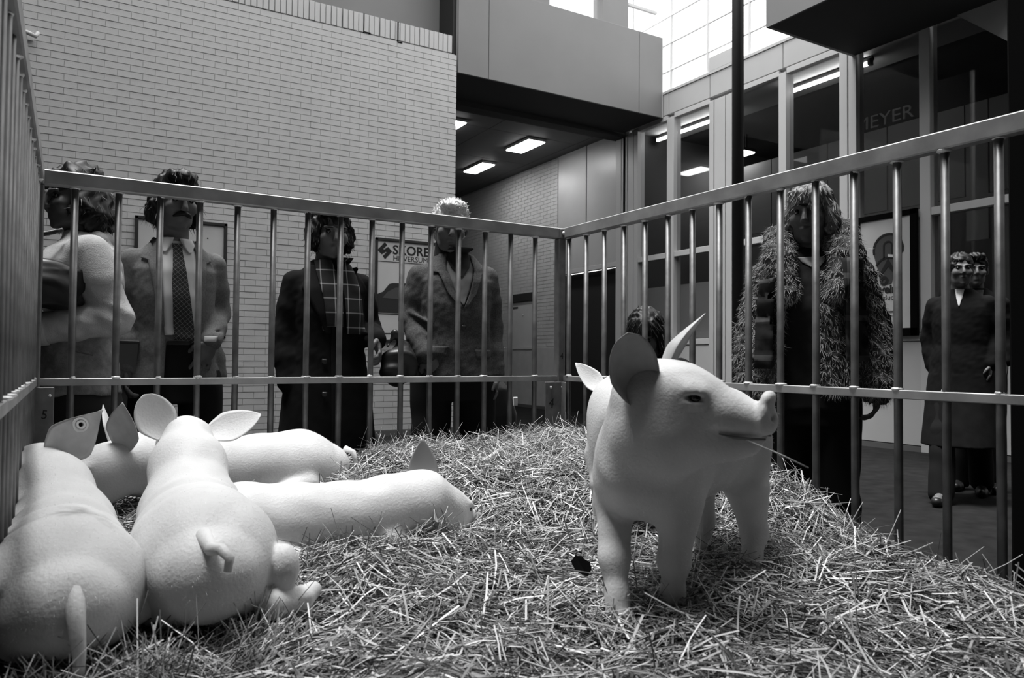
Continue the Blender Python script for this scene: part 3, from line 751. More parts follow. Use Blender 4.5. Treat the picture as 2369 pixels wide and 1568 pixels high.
def ear(par, base, d, nrm, L, Wd, cup=.35, tipbend=.0, m='pigear', th=.0045, point=1.0, fold=0.0):
    """tapered ear: base point, direction d, opening towards nrm"""
    d = Vector(d).normalized(); nrm = Vector(nrm); nrm = (nrm-d*nrm.dot(d)).normalized(); u = d.cross(nrm)
    nt, nu = 16, 12; top, bot = [], []
    bm = bmesh.new()
    for i in range(nt+1):
        t = i/nt; w = Wd*max(.04, ((t+.07)/.42)**.5*(max(1-t, 0)/.65)**(1.05*point)*1.0 if t > .35 else Wd and ((t+.07)/.42)**.5)
        c = Vector(base)+d*(L*t)-nrm*(tipbend*L*t*t*-1)
        r0, r1 = [], []
        for j in range(nu+1):
            q = j/nu*2-1
            cu = cup*(1-.55*t)*w*(1-q*q)
            p = c+u*(w*q)-nrm*cu+nrm*(fold*L*max(0, t-.55)**1.5)
            hh = th*(1-.6*abs(q)**3)*(1-.5*t)
            r0.append(bm.verts.new(p+nrm*hh*.5)); r1.append(bm.verts.new(p-nrm*hh*.5))
        top.append(r0); bot.append(r1)
    for i in range(nt):
        for j in range(nu):
            bm.faces.new((top[i][j], top[i][j+1], top[i+1][j+1], top[i+1][j])); bm.faces.new((bot[i][j], bot[i+1][j], bot[i+1][j+1], bot[i][j+1]))
        bm.faces.new((top[i][0], top[i+1][0], bot[i+1][0], bot[i][0])); bm.faces.new((top[i][nu], bot[i][nu], bot[i+1][nu], top[i+1][nu]))
    for a, b in ((top[0], bot[0]),):
        for j in range(nu): bm.faces.new((a[j], b[j], b[j+1], a[j+1]))
    for j in range(nu): bm.faces.new((top[nt][j], top[nt][j+1], bot[nt][j+1], bot[nt][j]))
    bmesh.ops.recalc_face_normals(bm, faces=bm.faces[:])
    me = bpy.data.meshes.new('ear'); bm.to_mesh(me); bm.free()
    return link('ear', me, m, par, smooth=True)

# --- the standing pig that looks to the side
pg = thing('pig', 'standing pale pig with raised head turned sideways and a straw in its mouth', 'pig', (1.265, 1.345, .475), math.radians(201))
F = Field((-.40, -.30, -.04), (.52, .46, .66), .006)
F.chain([(-.30, 0, .315), (-.22, 0, .325), (-.08, 0, .315), (.07, 0, .300), (.17, .008, .285), (.225, .01, .285)], [.080, .112, .118, .116, .100, .082], .03, sq=(1, .90, 1.0))
F.ell((-.235, 0, .33), (.11, .112, .115), None, .04)
for s in (-1, 1):                                   # shoulders and hams
    F.ell((.165, s*.072, .27), (.085, .048, .13), None, .04)
    F.ell((-.235, s*.066, .27), (.095, .052, .13), None, .04)
def wl(x, y, z):                                    # floor point of the pen in the pig's own frame
    a = math.radians(201); dx, dy = x-1.265, y-1.345
    return (dx*math.cos(a)+dy*math.sin(a), -dx*math.sin(a)+dy*math.cos(a), z)
def leg(hip, kx, foot):
    h = np.array(hip); f_ = np.array(foot); k = h+(f_-h)*.52+np.array((kx, 0, 0)); p_ = h+(f_-h)*.80+np.array((kx*.3, 0, 0))
    return (h, k, p_, f_)
fl = {-1: leg((.185, -.074, .22), .012, wl(1.000, 1.250, -.02)), 1: leg((.170, .078, .22), .010, wl(1.125, 1.225, -.02))}
hl = {-1: leg((-.225, -.072, .20), -.035, wl(1.475, 1.500, -.02)), 1: leg((-.215, .078, .20), -.035, wl(1.470, 1.320, -.02))}
for s in (-1, 1):
    F.chain(fl[s], [.046, .031, .0235, .027], .02); F.chain(hl[s], [.056, .031, .0235, .027], .02)
HR = rotm(math.radians(98), math.radians(-4), math.radians(4))
HP = np.array((.246, .049, .452))
F.chain([(.14, .01, .330), (.195, .030, .375), HP+np.array((-.002, -.010, -.02))], [.098, .094, .080], .035)
F.chain([(.20, .0, .27), (.235, .045, .37)], [.085, .075], .03)
w = pig_head(F, HP, HR, 1.13, True, .98)
F.ell(w(.03, 0, -.085), (.075, .062, .062), HR, .04); F.cap(w(.06, 0, -.085), w(.145, 0, -.072), .050, .030, .03); F.chain([w(.0, .0, -.08), (.215, .02, .33)], [.085, .095], .04)
F.ripple(.0012, 60, 40, 25)
body = link('body', F.mesh('pig_body'), 'pig', pg); bristles(body, 7000, (-.8, 0, -.35))
eye_pair(w, 1.13, pg)
hv = lambda v: Vector(np.array(HR) @ np.array(v, float))
ear(pg, w(.002, -.062, -.008), hv((-.12, -.26, .95)), hv((.66, -.75, -.1)), .148, .051, .85, .0, 'pigear', point=.5)
ear(pg, w(.012, .046, .040), hv((.30, .36, .90)), hv((.85, .1, -.35)), .150, .044, .7, .12, 'pigear', point=1.0)
ellipsoid('nose_disc', w(.2225, 0, -.019), (.006, .030, .030), 'nose', pg, 12).rotation_euler = (0, 0, 0)
bpy.data.objects.remove(bpy.data.objects['nose_disc'])
tube('tail', [(-.365, 0, .35), (-.40, .02, .34), (-.41, .05, .30), (-.40, .06, .26)], [.016, .012, .008, .005], 'pig', pg)
pm = pg.matrix_basis
sm = tube('straw_stalk', [pm @ Vector(w(.180, -.029, -.055)), pm @ Vector(w(.245, -.036, -.072)), pm @ Vector(w(.290, -.034, -.088))], [.0016, .0016, .0013], 'straw', n=5)
at = sm.data.attributes.new('tone', 'FLOAT', 'POINT'); at.data.foreach_set('value', [.40]*len(sm.data.vertices))
tag(sm, 'single straw stalk held in the mouth of the standing pig', 'straw')

for y in (-1, 1):
    tube('mouth_shade', [w(.216, y*.0205, -.053), w(.190, y*.0275, -.0545), w(.165, y*.0335, -.0545), w(.140, y*.040, -.050)], [.002, .0032, .0035, .0015], 'pigdark', pg, 6)  # dark strip in the mouth groove, painting in the shade of the crease
# --- the pig behind it, seen from the rear
p6 = thing('pig', 'pale pig half hidden behind the standing pig, only its round rump and one ear showing', 'pig', (1.60, 1.965, .505), math.radians(53))
F = Field((-.44, -.2, -.04), (.70, .34, .58), .008)
F.chain([(-.30, 0, .325), (-.22, 0, .335), (-.05, 0, .325), (.12, 0, .32), (.22, 0, .32), (.30, .03, .35)], [.085, .118, .125, .122, .112, .085], .03, sq=(1, .92, 1))
for s in (-1, 1):
    F.ell((-.23, s*.07, .27), (.10, .056, .14), None, .04); F.ell((.17, s*.07, .25), (.085, .048, .12), None, .04)
    F.chain([(-.22, s*.08, .2), (-.26, s*.082, .125), (-.24, s*.082, .06), (-.23, s*.082, -.02)], [.056, .031, .024, .027], .02)
    F.chain([(.17, s*.08, .22), (.17, s*.08, .13), (.17, s*.078, .06), (.18, s*.078, -.02)], [.046, .031, .024, .027], .02)
R6 = rotm(math.radians(14), math.radians(-30)); w6 = pig_head(F, (.36, .03, .335), R6, 1.0, False)
link('body', F.mesh('pig_body'), 'pig', p6); eye_pair(w6, 1, p6)
h6 = lambda v: Vector(np.array(R6) @ np.array(v, float))
ear(p6, w6(-.05, .050, .02), h6((-.25, .72, .65)), h6((-.95, .0, .3)), .150, .052, .3, .0, 'pig', point=.8); ear(p6, w6(-.02, -.04, .045), h6((-.2, -.6, .8)), h6((.8, -.5, 0)), .15, .06, .4, .0, 'pigear', point=.8)
tube('tail', [(-.37, 0, .36), (-.40, .02, .35), (-.41, .04, .30)], [.015, .011, .005], 'pig', p6)

# --- the lying pigs
def lying(label, loc, rz, H, yaw, pitch, hs=1.0, sway=0.0, fat=1.0, neck_r=.082, tailpts=None, earsp=None, L=1.0, hind=None, vox=.0065, roll=0, mouth=False):
    p = thing('pig', label, 'pig', loc, math.radians(rz), None)
    F = Field((-.52, -.30, -.06), (.70, .34, .52), vox)
    f = fat; c = lambda x: sway*math.sin((x+.3)*2.2)
    F.chain([(-.335*L, c(-.335), .10), (-.24*L, c(-.24), .118), (-.10*L, c(-.1), .115), (.04*L, c(.04), .118), (.17*L, c(.17), .128), (.25*L, c(.25), .14)], [.098*f, .128*f, .122*f, .112*f, .106*f, .088*f], .035, sq=(1, 1.05, .96))
    for s in (-1, 1):
        F.ell((-.235*L, s*.068*f, .085), (.120, .072*f, .105*f), None, .035)
        F.ell((.14*L, s*.066*f, .085), (.10, .050*f, .095), None, .035)
        F.chain([(-.22*L, s*.125*f, .06), (-.10*L, s*.155*f, .035), (-.17*L, s*.175*f, .012), (-.10*L, s*.19*f, .0)], [.050, .034, .022, .02], .015)
        F.chain([(.16*L, s*.10*f, .06), (.22*L, s*.12*f, .02), (.28*L, s*.115*f, .0)], [.042, .028, .022], .015)
    if hind: hind(F)
    H = np.array(H, float); R = rotm(math.radians(yaw), math.radians(pitch), math.radians(roll))
    fx = np.array(R)[:, 0]
    F.chain([(.18*L, c(.18), .135), (np.array((.25*L, c(.25), .15))+H)/2-fx*.01, H+fx*.01-np.array((0, 0, .012))], [.100*f, neck_r*1.04, .070*hs], .035)
    w = pig_head(F, H, R, hs, mouth)
    F.ripple(.0006, 45, 70, 30, 1.0)
    bristles(link('body', F.mesh('pig_body'), 'pig', p), 6000, (-.8, 0, -.2)); eye_pair(w, hs, p)
    hv = lambda v: Vector(np.array(R) @ np.array(v, float))
    for e in earsp or []:
        ear(p, w(*e[0]), hv(e[1]), hv(e[2]), e[3]*hs, e[4]*hs, *e[5:])
    if tailpts: tube('tail', tailpts, np.linspace(.020 if tailpts[-1][2] < .1 else .0145, .007, len(tailpts)), 'pig', p, 12)
    return p, w, R
# far left

def h1(F):
    F.chain([(-.30, -.02, .02), (-.36, -.03, -.02)], [.06, .04], .03)
p1, w1, R1 = lying('pale pig lying against the left fence, ring tag in its upright ear', (-.006, 1.84, .475), 91, (.39, .050, .235), -8, -6, 1.0, 0, .89, .085,
      [(-.32, -.01, .15), (-.415, -.012, .135), (-.448, -.015, .10), (-.455, -.02, .05), (-.450, -.02, -.01)],
      [((-.02, -.030, .025), (.05, -.66, .75), (-.9, -.3, .0), .165, .060, .30, 0, 'pigear', .0045, 1.15), ((-.02, .05, .03), (-.25, .95, -.05), (.8, .2, .4), .15, .05, .3, 0, 'pigear', .0045, 1.0)], 1.05)
eb = Vector(w1(-.02, -.030, .025))
tg = thing('tag', '', '') if False else None
def ear_tag(par, c, d):
    q = Vector(d).normalized().to_track_quat('Z', 'Y').to_matrix().to_4x4(); q.translation = Vector(c)
    bm = bmesh.new()
    for r0, r1, z in ((.006, .011, .004), (.014, .019, .002)):
        n = 20; A = [[bm.verts.new((r*math.cos(2*PI*k/n), r*math.sin(2*PI*k/n), zz)) for k in range(n)] for r, zz in ((r0, 0), (r0, z+.002), (r1, z+.002), (r1, 0))]
        for a, b in zip(A, A[1:]):
            for k in range(n): bm.faces.new((a[k], a[(k+1) % n], b[(k+1) % n], b[k]))
    bmesh.ops.transform(bm, matrix=q, verts=bm.verts[:]); bmesh.ops.recalc_face_normals(bm, faces=bm.faces[:])
    me = bpy.data.meshes.new('ear_tag'); bm.to_mesh(me); bm.free(); o = link('ear_tag', me, 'tag', par)
    o['label'] = 'pale ring shaped ear tag'
    ellipsoid('tag_hole', c, (.0055, .0055, .0055), 'black', o, 8)
# second, raised head between two ears
def h2(F):
    F.ell((-.30, -.150, .085), (.042, .034, .050), None, .010)
    F.chain([(-.33, -.13, .02), (-.29, -.19, .012), (-.24, -.225, .012)], [.032, .026, .02], .01)
for c in p1.children:
    if c.name.startswith('body'): c.data.materials[0] = MT['pigstain']
p2, w2, R2 = lying('pale pig lying with its rump to the front and its head raised, both ears spread', (.262, 1.91, .475), 86, (.40, -.0, .285), 4, -14, 1.05, .0, 1.0, .090,
      [(-.37, .01, .185), (-.425, 0, .168), (-.452, -.015, .172), (-.468, -.028, .158), (-.470, -.024, .135)],
      [((-.025, .050, .010), (-.10, .52, .88), (-.9, -.2, .2), .125, .056, .25, .10, 'pig', .006, .55), ((-.025, -.050, .012), (-.20, -.97, .32), (-.8, .1, .55), .145, .054, .28, 0, 'pig', .006, .75)], 1.0, h2)
p3, w3, R3 = lying('pale pig lying broadside by the back fence, behind the other lying pigs', (.475, 2.67, .50), 186, (.36, .03, .17), 10, -15, 1.0, .0, .95, .085,
      [(-.41, 0, .16), (-.43, .03, .15), (-.435, .05, .10)],
      [((-.02, -.045, .04), (-.2, -.5, .8), (.8, -.4, 0), .15, .058, .3, 0, 'pigear', .0045, .9), ((-.02, .045, .04), (-.1, .4, .95), (.8, .4, 0), .16, .06, .3, 0, 'pigear', .0045, .9)], .98)
p4, w4, R4 = lying('pale pig lying flat, head low in the straw, one dark ear up', (.63, 2.07, .435), -6, (.315, .0, .125), 34, -16, 1.0, .0, .84, .085, None,
      [((-.035, .030, .045), (-.05, .22, .98), (-.45, -.85, .1), .150, .050, .32, 0, 'pigdark', .005, .9), ((-.03, -.045, .0), (-.8, -.35, -.45), (.2, -.8, .3), .09, .035, .2, 0, 'pig', .0045, .9)], .95)
# ring tag on the ear of the first pig
ear_tag(p1, eb+Vector(np.array(R1) @ np.array((.005-.014, -.66*.098+.004, .75*.098+.012))), np.array(R1) @ np.array((-.9, -.5, .1)))
# straw lying against and over the edges of the pigs
def fringe(n, poly, spread, lr, lift, el=.5):
    P = np.array(poly, float); k = RNG.integers(0, len(P)-1, n); t = RNG.uniform(0, 1, n)[:, None]
    q = P[k]*(1-t)+P[k+1]*t+RNG.normal(0, spread, (n, 2)); L = RNG.uniform(*lr, n)
    az = RNG.uniform(0, 2*PI, n); e = np.abs(RNG.normal(0, el, n))
    D = np.stack([np.cos(az)*np.cos(e), np.sin(az)*np.cos(e), np.sin(e)], 1)
    c = np.stack([q[:, 0], q[:, 1], S(q[:, 0], q[:, 1])+RNG.uniform(*lift, n)], 1)-D*(L*.35)[:, None]
    b = RNG.normal(0, 1, (n, 3))*(L*.15)[:, None]
    return c, D, L, RNG.uniform(.0008, .0017, n), b, RNG.choice(TN, n)*RNG.uniform(.75, 1.25, n)
fs = [fringe(700, [(.30, 1.52), (.42, 1.70), (.50, 1.90), (.75, 1.93), (1.0, 1.93)], .03, (.04, .13), (-.01, .035)),
      fringe(900, [(-.08, 1.36), (.10, 1.40), (.22, 1.42), (.38, 1.50)], .035, (.06, .18), (-.03, .03)),
      fringe(260, [(.95, 1.23), (1.1, 1.22), (1.2, 1.3), (1.45, 1.32), (1.5, 1.5)], .035, (.04, .12), (-.01, .03)),
      fringe(200, [(.70, 2.36), (.92, 2.5)], .03, (.04, .12), (-.01, .04))]
fa = [np.concatenate(c) for c in zip(*fs)]
f2 = link('straw_fringe', stalks_me('straw_fringe', *fa), 'straw', bed); f2['kind'] = 'stuff'
# black scrap
bm = bmesh.new()
pts = [(-.022, .012), (-.012, .026), (.004, .024), (.008, .017), (.022, .010), (.026, -.006), (.017, -.022), (.004, -.018), (-.012, -.008)]
v = [bm.verts.new((x, y, .004*math.sin(90*x)+.003*math.cos(80*y))) for x, y in pts]; bm.faces.new(v)
r = bmesh.ops.extrude_face_region(bm, geom=bm.faces[:]); bmesh.ops.translate(bm, vec=(0, 0, .004), verts=[g for g in r['geom'] if isinstance(g, bmesh.types.BMVert)])
bmesh.ops.recalc_face_normals(bm, faces=bm.faces[:]); me = bpy.data.meshes.new('black_scrap'); bm.to_mesh(me); bm.free()
sc_ = link('black_scrap', me, 'black'); sc_.location = (1.03, 1.43, float(S(1.03, 1.43))+.04); sc_.rotation_euler = (1.1, 0, -.62)
tag(sc_, 'small ragged black scrap lying on the straw before the standing pig', 'scrap')
# ---------------------------------------------------------------- people
class Fig:
    def __init__(s, label, loc, rz, H, head=(0, 0, 0), hs=1.0, hoff=(0, 0, 0)):
        s.root = thing('person', label, 'person', (loc[0], loc[1], 0), math.radians(rz), None)
        s.s = H/1.75; s.hs = hs*s.s
        R = Matrix.Rotation(math.radians(head[0]), 3, 'Z') @ Matrix.Rotation(math.radians(head[1]), 3, 'X') @ Matrix.Rotation(math.radians(head[2]), 3, 'Y')
        s.R = np.array(R); s.hc = np.array((0, -.02, 1.632))*s.s+np.array(hoff, float)
        s.hc[2] = H-.118*s.hs+hoff[2]
    def h(s, x, y, z): return s.hc+s.R@(np.array((x, y, z), float)*s.hs)
    def hand(s, F, W, d, n, side, curl=25):
        k = s.s; W = np.array(W, float); d = np.array(d, float); d /= np.linalg.norm(d); n = np.array(n, float); n -= d*(n@d); n /= np.linalg.norm(n); u = np.cross(d, n)*side
        F.ell(W+d*.045*k, (.046*k, .037*k, .015*k), np.stack([d, u, n], 1), .010)
        F.cap(W-d*.02*k, W+d*.02*k, .024*k, .024*k, .012)
        for o, L in ((.031, .066), (.0105, .078), (-.0105, .073), (-.030, .056)):
            p = W+(d*.082+u*o)*k; dd = d+u*o*3.5; dd /= np.linalg.norm(dd); a = 0; pts = [p]
            for f in (.45, .32, .23):
                a += math.radians(curl); p = p+(dd*math.cos(a)+n*math.sin(a))*L*f*k; pts.append(p)
            F.chain(pts, [.0088*k, .0083*k, .0075*k, .0065*k], .004)
        p = W+(d*.02+u*.030)*k; q = p+(d*.55+u*.6+n*.35)*.042*k; r = q+(d*.8+u*.1+n*.45)*.034*k
        F.chain([p, q, r], [.0125*k, .0100*k, .0078*k], .006)
    def body(s, arms, legs=None, skin='skin', vox=.0076, torso=True, y_ext=.32):
        k = s.s; top = s.hc[2]+.14*s.hs
        F = Field((-.36*k-.03, -y_ext, -.02), (.36*k+.03, y_ext, top), vox)
        E = lambda c, r, q=.012, op='add': F.ell(s.h(*c), np.array(r)*s.hs, s.R, q*s.hs, op)
        C = lambda a, b, ra, rb, q=.01, op='add': F.cap(s.h(*a), s.h(*b), ra*s.hs, rb*s.hs, q*s.hs, op)
        E((0, .012, .030), (.075, .094, .087)); E((0, -.030, -.030), (.061, .066, .084), .02); E((0, -.048, -.078), (.043, .044, .034), .02)
        for x in (-1, 1):
            E((x*.040, -.072, -.022), (.024, .022, .024), .02); E((x*.032, -.104, .010), (.017, .014, .0105), .008, 'sub')
            E((x*.079, .008, -.008), (.010, .022, .032), .006); C((x*.040, .0, -.06), (x*.030, -.05, -.085), .02, .018, .02)
            C((x*.016, -.093, .030), (x*.050, -.080, .030), .008, .007, .010)
        C((0, -.094, .020), (0, -.114, -.020), .008, .0125, .010); E((0, -.108, -.028), (.018, .010, .008), .008)
        E((0, -.093, -.056), (.024, .010, .0055), .006); E((0, -.090, -.068), (.021, .010, .0065), .006); E((0, -.102, -.0615), (.016, .010, .0011), .002, 'sub'); E((0, -.083, -.098), (.020, .014, .014), .012)
        F.chain([np.array((0, .03, 1.40))*k, (np.array((0, .025, 1.47))*k+s.h(0, .02, -.10))/2, s.h(0, .010, -.04)], [.066*k, .055*s.hs, .054*s.hs], .02)
        F.stack([(.86*k, 0, 0, .15*k, .10*k), (.95*k, 0, .01, .165*k, .11*k), (1.10*k, 0, .005, .135*k, .095*k), (1.25*k, 0, .0, .155*k, .105*k), (1.36*k, 0, .01, .165*k, .09*k), (1.43*k, 0, .02, .10*k, .06*k), (1.455*k, 0, .025, .06*k, .05*k)], .03)
        for side, a in arms.items():
            sh, el, wr = [np.array(p, float) for p in a['p']]
            F.chain([sh, el], [.048*k, .038*k], .02); F.chain([el, wr], [.037*k, .026*k], .01)
            s.hand(F, wr, a['d'], a['n'], a.get('s', 1), a.get('curl', 25))
        for hp, kn, an, ft in (legs or [((-.085, .01, .90), (-.09, -.005, .50), (-.095, .03, .09), (-.105, -.12, .035)), ((.085, .01, .90), (.09, -.005, .50), (.095, .03, .09), (.105, -.12, .035))]):
            P = [np.array(q)*k for q in (hp, kn, an)]
            F.chain(P, [.082*k, .052*k, .036*k], .03); F.chain([P[2]-np.array((0, 0, .04*k)), np.array(ft)*k], [.036*k, .030*k], .02)
        o = link('body', F.mesh('person_body'), skin, s.root)
        for x in (-1, 1): ellipsoid('eye', s.h(x*.032, -.081, .010), (.0115*s.hs,)*3, 'eye', s.root, 10)  # eyeballs wholly dark: shade of the sockets put into the colour
        return o
    def garment(s, name, build, m, lo, hi, vox=.008, parent=None):
        F = Field(lo, hi, vox); build(F); me = F.mesh(name); o = link(name, me, m, parent or s.root)
        s.bvh = BVHTree.FromPolygons([v.co.copy() for v in me.vertices], [tuple(p.vertices) for p in me.polygons]); return o
    def patch(s, name, rows, off, m, parent=None, nc=8, nr=10, th=.004, bvh=None):
        bvh = bvh or s.bvh; R = np.array(rows, float); t = np.linspace(0, len(R)-1, nr*(len(R)-1)+1)
        g = np.stack([np.interp(t, np.arange(len(R)), R[:, i]) for i in range(3)], 1); bm = bmesh.new(); fr, bk = [], []; ly = None
        for z, x0, x1 in g:
            ys = []
            for j in range(nc+1):
                x = x0+(x1-x0)*j/nc; hit = bvh.ray_cast(Vector((x, -1.5, z)), Vector((0, 1, 0)), 3)[0]; ys.append(hit.y if hit else None)
            ok = [y for y in ys if y is not None]; d = min(ok) if ok else (ly if ly is not None else -.1)
            ys = [d if y is None else y for y in ys]; ly = d
            fr.append([bm.verts.new((x0+(x1-x0)*j/nc, ys[j]-off, z)) for j in range(nc+1)])
            bk.append([bm.verts.new((x0+(x1-x0)*j/nc, ys[j]-off+th, z)) for j in range(nc+1)])
        for A, B in zip(fr, fr[1:]):
            for j in range(nc): bm.faces.new((A[j], A[j+1], B[j+1], B[j]))
        for A, B in zip(bk, bk[1:]):
            for j in range(nc): bm.faces.new((A[j], B[j], B[j+1], A[j+1]))
        for i in range(len(fr)-1):
            for j in (0, nc): bm.faces.new((fr[i][j], fr[i+1][j], bk[i+1][j], bk[i][j]))
        for i in (0, len(fr)-1):
            for j in range(nc): bm.faces.new((fr[i][j], fr[i][j+1], bk[i][j+1], bk[i][j]))
        bmesh.ops.recalc_face_normals(bm, faces=bm.faces[:])
        me = bpy.data.meshes.new(name); bm.to_mesh(me); bm.free(); return link(name, me, m, parent or s.root, smooth=True)
    def hair(s, m, prims, rip=.004, f=90, strands=0, sl=.05, vox=.006, down=True):
        c = s.hc; F = Field(c-.27*s.hs, c+.27*s.hs, vox)
        for op, cc, r in prims: F.ell(s.h(*cc), np.array(r)*s.hs, s.R, .010*s.hs if op == 'add' else .006*s.hs, op)
        F.ripple(rip, f, f*.8, f*.6); F.ripple(rip*.6, f*1.7, -f*1.2, f*.9, 2)
        me = F.mesh('hair'); o = link('hair', me, m, s.root)
        if strands:
            n = len(me.vertices); co = np.empty(n*3, np.float32); me.vertices.foreach_get('co', co); no = np.empty(n*3, np.float32); me.vertices.foreach_get('normal', no)
            co = co.reshape(-1, 3); no = no.reshape(-1, 3); k = RNG.integers(0, n, strands); P = co[k]; N = no[k]
            D = N*.35+np.array((0, .1, -1.0 if down else .3))*.9+RNG.normal(0, .25, (strands, 3)); D /= np.linalg.norm(D, axis=1)[:, None]
            hr = link('hair_strands', blades_me('hair_strands', P, D, N, RNG.uniform(.5, 1, strands)*sl, .0016), m, o); hr['kind'] = 'stuff'
        return o
CAPS = [('add', (0, .018, .040), (.086, .104, .092)), ('sub', (0, -.10, -.055), (.066, .085, .085))]
def jacket(F, k, hem=.88, a=(.180, .170, .158, .165, .172, .150), b=(.130, .124, .116, .122, .114, .092), arms=None, sl=(.057, .051, .044), neck=(.075, .075), rip=.004, flare=0):
    F.stack([(hem*k, 0, .0, (a[0]+flare)*k, b[0]*k), (.97*k, 0, 0, a[1]*k, b[1]*k), (1.10*k, 0, 0, a[2]*k, b[2]*k), (1.25*k, 0, 0, a[3]*k, b[3]*k), (1.36*k, 0, .008, a[4]*k, b[4]*k), (1.425*k, 0, .016, a[5]*k, b[5]*k), (1.465*k, 0, .022, .115*k, .080*k), (1.50*k, 0, .026, neck[0]*k, neck[1]*k)], .02)
    for q in arms or []:
        sh, el, wr = [np.array(p, float) for p in q]; d = (wr-el)/np.linalg.norm(wr-el)
        F.chain([sh, (sh+el)/2, el, (el+wr)/2, wr-d*.01], [sl[0]*k, sl[0]*.95*k, sl[1]*k, (sl[1]+sl[2])/2*k, sl[2]*k], .022)
    if rip:
        F.ripple(rip*.5, 18, 16, 26); F.ripple(rip*.22, 75, -50, 60, 2); F.ripple(rip*.2, -120, 70, 110, 4)
def trousers(F, legs, k, r=(.10, .078, .072, .075), top=.98):
    F.stack([(.80*k, 0, .01, .165*k, .115*k), (.92*k, 0, .01, .170*k, .118*k), (top*k, 0, .005, .155*k, .108*k)], .03)
    for hp, kn, an, ft in legs:
        F.chain([np.array(hp)*k, np.array(kn)*k, np.array(an)*k-np.array((0, 0, .03))], [r[0]*k, r[1]*k, r[3]*k], .02)
    F.ripple(.003, 25, 20, 18)
def shoes(f, legs):
    for hp, kn, an, ft in legs:
        F = Field((-.6, -.6, -.02), (.6, .6, .16), .008); a = np.array(an)*f.s; t = np.array(ft)*f.s; h = a*1; h[2] = .035
        d = t-h; d[2] = 0; d /= max(np.linalg.norm(d), 1e-6)
        F.chain([h-d*.02, h+d*.10, h+d*.17], [.042, .040, .034], .02); F.chain([(a[0], a[1], .04), (a[0], a[1], .10)], [.045, .045], .02)
        F.D = np.maximum(F.D, (.002-F.ax[2])[None, None, :].astype(np.float32))
        link('shoe', F.mesh('shoe'), 'shoe', f.root)
LEGS = [((-.085, .01, .90), (-.09, -.005, .50), (-.095, .03, .09), (-.105, -.12, .035)), ((.085, .01, .90), (.09, -.005, .50), (.095, .03, .09), (.105, -.12, .035))]
LG = lambda w=1: [tuple((p[0]*w, p[1], p[2]) for p in l) for l in LEGS]

# man in the suit
f = Fig('man with dark moustache, grey suit and checked tie behind the back fence', (.378, 3.50), 0, 1.78, (12, 12, 0))
al = dict(p=((-.158, .02, 1.395), (-.188, .03, 1.165), (-.190, -.045, .945)), d=(.05, -.15, -1), n=(1, .2, 0), s=-1, curl=30)
ar = dict(p=((.158, .02, 1.395), (.188, .06, 1.190), (.135, -.115, 1.060)), d=(-.35, .05, -1), n=(-.3, .9, -.1), s=-1, curl=14)
f.body({'l': al, 'r': ar}, LG(1.3))
f.garment('trousers', lambda F: trousers(F, LG(1.3), 1, (.095, .082, .08, .10), 1.09), 'trousers', (-.34, -.25, .02), (.34, .25, 1.12))
f.patch('belt', [(1.075, -.13, .13), (1.045, -.13, .13)], .006, 'leather')
def suit_j(F):
    jacket(F, 1, .90, arms=[al['p'], ar['p']], flare=.01, rip=.002)
    for z in (1.08, 1.13, 1.19): F.cap((.24, -.06, z), (.15, -.12, z-.03), .008, .004, .010, 'sub')
    F.chain([(.13, .03, 1.12), (.175, .02, .99), (.200, .0, .915)], [.05, .035, .022], .03)
    F.stack([(.86, .015, -.13, .062, .09), (1.06, .012, -.13, .050, .09)], .01, 'sub')
j = f.garment('jacket', suit_j, 'suit', (-.36, -.30, .82), (.36, .22, 1.52), .0075); jb = f.bvh
f.patch('shirt', [(1.485, -.055, .055), (1.44, -.064, .075), (1.30, -.060, .082), (1.16, -.052, .075), (1.085, -.045, .066)], .004, 'shirt')
f.patch('collar', [(1.50, -.062, -.010), (1.47, -.070, -.020), (1.435, -.055, -.042)], .012, 'shirt', nc=4); f.patch('collar', [(1.50, .010, .062), (1.47, .020, .072), (1.435, .045, .058)], .012, 'shirt', nc=4)
f.patch('tie', [(1.472, -.020, .022), (1.440, -.016, .020), (1.30, -.022, .040), (1.12, -.014, .066), (1.03, -.006, .075), (.985, .028, .050)], .016, 'tie', nc=6)
f.patch('lapel', [(1.495, -.090, -.055), (1.44, -.125, -.062), (1.405, -.135, -.062), (1.395, -.110, -.062), (1.25, -.085, -.056), (1.12, -.056, -.048)], .010, 'suit', nc=5)
f.patch('lapel', [(1.495, .055, .090), (1.44, .075, .130), (1.405, .078, .140), (1.395, .078, .118), (1.25, .080, .108), (1.12, .072, .078)], .010, 'suit', nc=5)
f.patch('cuff', [(1.082, .105, .155), (1.060, .102, .148)], .012, 'shirt', nc=4)
f.hair('hairdark', CAPS+[('add', (-.078, .02, -.045), (.03, .06, .065)), ('add', (.078, .02, -.045), (.03, .06, .065)), ('add', (0, .07, -.05), (.075, .05, .08)), ('add', (.0, -.055, .105), (.06, .045, .030)), ('sub', (0, -.115, .02), (.058, .06, .055))], .005, 80, 900, .035)
tube('moustache', [f.h(-.036, -.086, -.060), f.h(-.018, -.101, -.048), f.h(0, -.107, -.042), f.h(.018, -.101, -.048), f.h(.036, -.086, -.060)], [.004, .011, .011, .011, .004], 'hairdark', f.root)
for x in (-1, 1): ellipsoid('eyebrow', f.h(x*.033, -.098, .030), (.020, .007, .005), 'hairdark', f.root, 10)
shoes(f, LG(1.3))
fo = box('folder', (-.045, .045, -.018, .018, -.135, .135), 'folder', None, .004); fo.location = (.19, 3.44, .925); fo.rotation_euler = (.1, .02, .15)
tag(fo, 'grey document folder hanging from the hand of the man in the suit', 'folder')
box('spine', (-.047, .047, -.020, .020, .125, .138), 'darkmetal', fo, .002)

